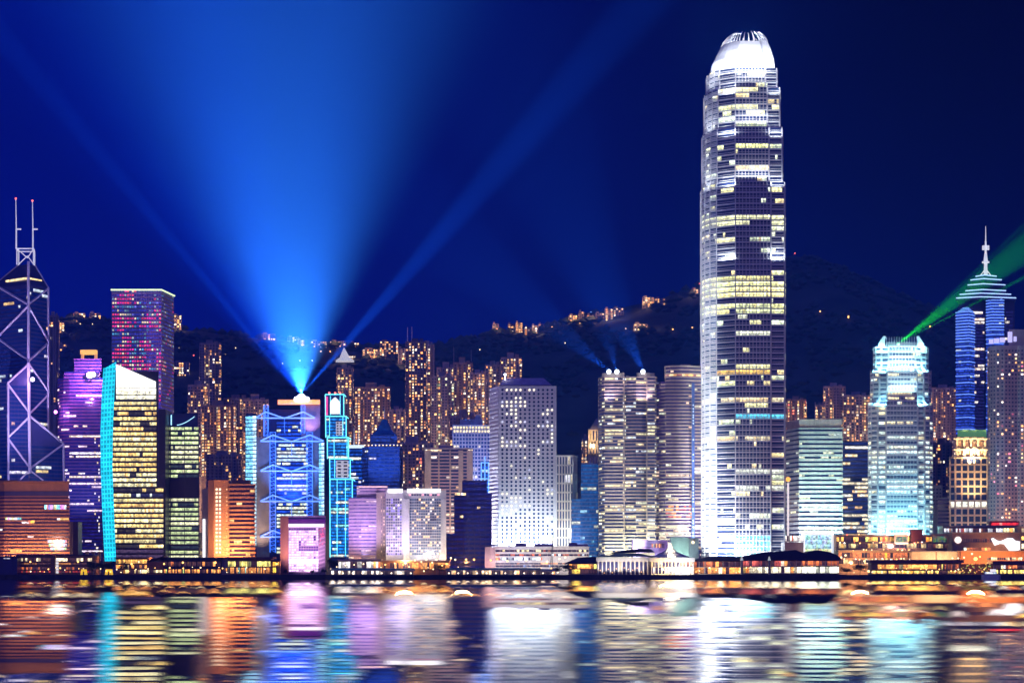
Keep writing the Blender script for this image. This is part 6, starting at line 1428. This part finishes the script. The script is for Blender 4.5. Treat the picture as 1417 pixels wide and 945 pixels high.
# striped block, mall, others
strip(1108,1163,780,1630,16,26,90e3,(.8,1,.85)); flood(1135,1630,70,620,300e3,(.85,.95,.8),60); flood(1086,1630,30,690,420e3,(.8,.75,1),80,tpx=1097)
flood(1345,1700,16,640,120e3,WA,100,60); spot((wx(1344,1700),1694,wz(640,1700)), P3(1344,615,1703), 170e3, WA, 140, .9); flood(1340,1700,40,700,170e3,(1,.7,.5),80)
spot((wx(1297,1760),1748,wz(710,1760)), P3(1297,680,1760), 120e3, (1,.06,.5), 80, .8); flood(1308,1740,26,700,50e3,(1,.35,.5),70,30)
flood(1392,1640,45,660,190e3,(1,.45,.22),70); flood(1378,1640,70,540,110e3,(.7,.5,1),50)
spot((wx(930,1376), 1378, wz(772,1376)), P3(930,758,1390), 45e3, (1,.9,.75), 140, .9); point((wx(918,1374), 1371, GZ+4), 12e3, WA); point((wx(945,1374), 1371, GZ+4), 14e3, WT)
for px in (834,846,858,872,886): spot((wx(px,1370), 1371.5, GZ+.8), P3(px,776,1379), 8.0e3, (1,.88,.75), 90, .9, .3)
flood(700,1440,22,768,26e3,(.9,.85,1),110); flood(745,1440,22,768,26e3,(1,.85,.8),110); flood(795,1440,22,768,30e3,(1,.85,.7),110); flood(678,1440,14,770,16e3,(1,.5,.35),90)
flood(940,1480,18,755,50e3,(.6,1,.95),90); flood(1125,1500,16,758,24e3,(.8,.95,1),90); flood(900,1500,24,755,40e3,LI,90)
flood(1298,1470,14,768,20e3,(1,.7,.4),120); flood(1375,1500,20,760,45e3,OG,120,16); flood(1240,1520,20,750,60e3,(1,.55,.4),120,22)
# truss headquarters, purple tower, sail tower
flood(363,1700,22,690,150e3,(1,.7,.55),50); spot((wx(405,1700),1684,wz(700,1700)), P3(405,640,1702), 420e3, (.06,.2,1), 100, .9)
spot((wx(430,1700),1690,wz(600,1700)), P3(430,570,1702), 16e3, (.8,.5,1), 100, .9)
spot((wx(118,1790), 1780, wz(548,1790)), P3(115,525,1800), 60e3, (.7,.12,1), 140, .9); flood(115,1800,50,640,260e3,(.3,.28,1),70,30)
pl_ = thing('rooftop_floodlamp', 'dazzling white magenta floodlamp on the roof of the purple round tower', 'lamp', (wx(125,1795), 1795, wz(523,1800)))
m_ = MB(); m_.ball(P3(124,519,1794), 2.9, 10, 6); m_.ball(P3(129,518,1794.5), 2.3, 10, 6); m_.build('bulbs', light_mat('pink_white_lamp', (1,.75,1), 6), pl_); m_ = MB(); m_.tube(P3(126,526,1796), P3(126,519,1795), .5, 5); m_.build('post', W_DARK, pl_)
point(P3(125,515,1786), 150e3, (1,.25,1), 1.2)
for px, py, r_, lab in ((45,525,1.9,'white floodlamp glowing behind the central brace of the bank tower'),(77,570,1.6,'magenta floodlamp low on the curved wing of the purple tower')):
    q = thing('facade_floodlamp', lab, 'lamp', P3(px,py,1690 if px < 60 else 1797)); D = 1690 if px < 60 else 1797
    m_ = MB(); m_.ball(P3(px,py,D), r_, 10, 6); m_.build('bulb', light_mat('violet_white_lamp', (.9,.8,1), 4) if px < 60 else LAMP_M, q)
    m_ = MB(); m_.tube(P3(px,py,D), P3(px,py,D+6), .3, 5); m_.build('bracket', W_DARK, q); point(P3(px,py,D-6), 22e3, (.8,.4,1) if px < 60 else (1,.2,.9), 1)

# ------------------------------------------------------------------ searchlights and the laser, shining through the haze
BEAM = 1.7
HB = P3(417,546,1689)
def beam(p, tx, ty, dy, power, col, ang, blend=.35): spot(p, P3(tx, ty, p[1]+dy), power*BEAM, col, ang, blend, .6, 'searchlight')
SB = (.10,.42,1.0)
beam(HB, 240,335, -170, 1.5e8, SB, 2.8, .7); beam(HB, 640,290, -170, 1.6e8, SB, 5.2, .8)
beam(HB, 275,230, -120, .34e8, (.01,.22,1.0), 46, 1); beam(HB, 385,180, -230, .40e8, (.03,.40,1.0), 28, 1)
beam(HB, 320,190, -210, .40e8, (.02,.30,1.0), 20, 1); beam(HB, 455,250, -180, .36e8, (.03,.32,1.0), 24, 1); beam(HB, 400,280, -90, .6e8, (.6,1,1.0), 62, 1)  # last wide cone added to give the halo round the lamp
for px, tx, ty, pw in ((842.5,775,458,.5e8),(853.5,835,450,.25e8),(889.5,862,455,.5e8)): beam(P3(px,513,1554), tx, ty, -430, pw, (.12,.45,1.0), 2.2, .6)
lz = P3(1243,475.5,1598); beam(lz, 1417, 345, -60, 1.5e8, (.06,1,.01), 11.5, .25); beam(lz, 1417, 384, -60, 9.0e8, (.06,1,.01), 1.6, .4); beam(lz, 1417, 312, -60, 2.5e8, (.04,1,.01), 1.8, .5)
beam(P3(1027,62,1550), 1022,-60, 0, .022e8, (.1,.8,.5), 40, .9)

# ------------------------------------------------------------------ the air over the harbour
hz = MB(); hz.box(-4600, 4600, -700, 5420, -2.5, 580); ho = hz.build('haze', bpy.data.materials.new('haze')); m = ho.data.materials[0]; m.use_nodes = True
t = m.node_tree
for n_ in list(t.nodes): t.nodes.remove(n_)
o_ = t.nodes.new('ShaderNodeOutputMaterial'); v_ = t.nodes.new('ShaderNodeVolumePrincipled'); v_.inputs['Color'].default_value = (.05,.25,1,1); v_.inputs['Density'].default_value = HAZE
t.links.new(v_.outputs[0], o_.inputs['Volume']); tag(ho, kind='stuff'); ho.display_type = 'WIRE'
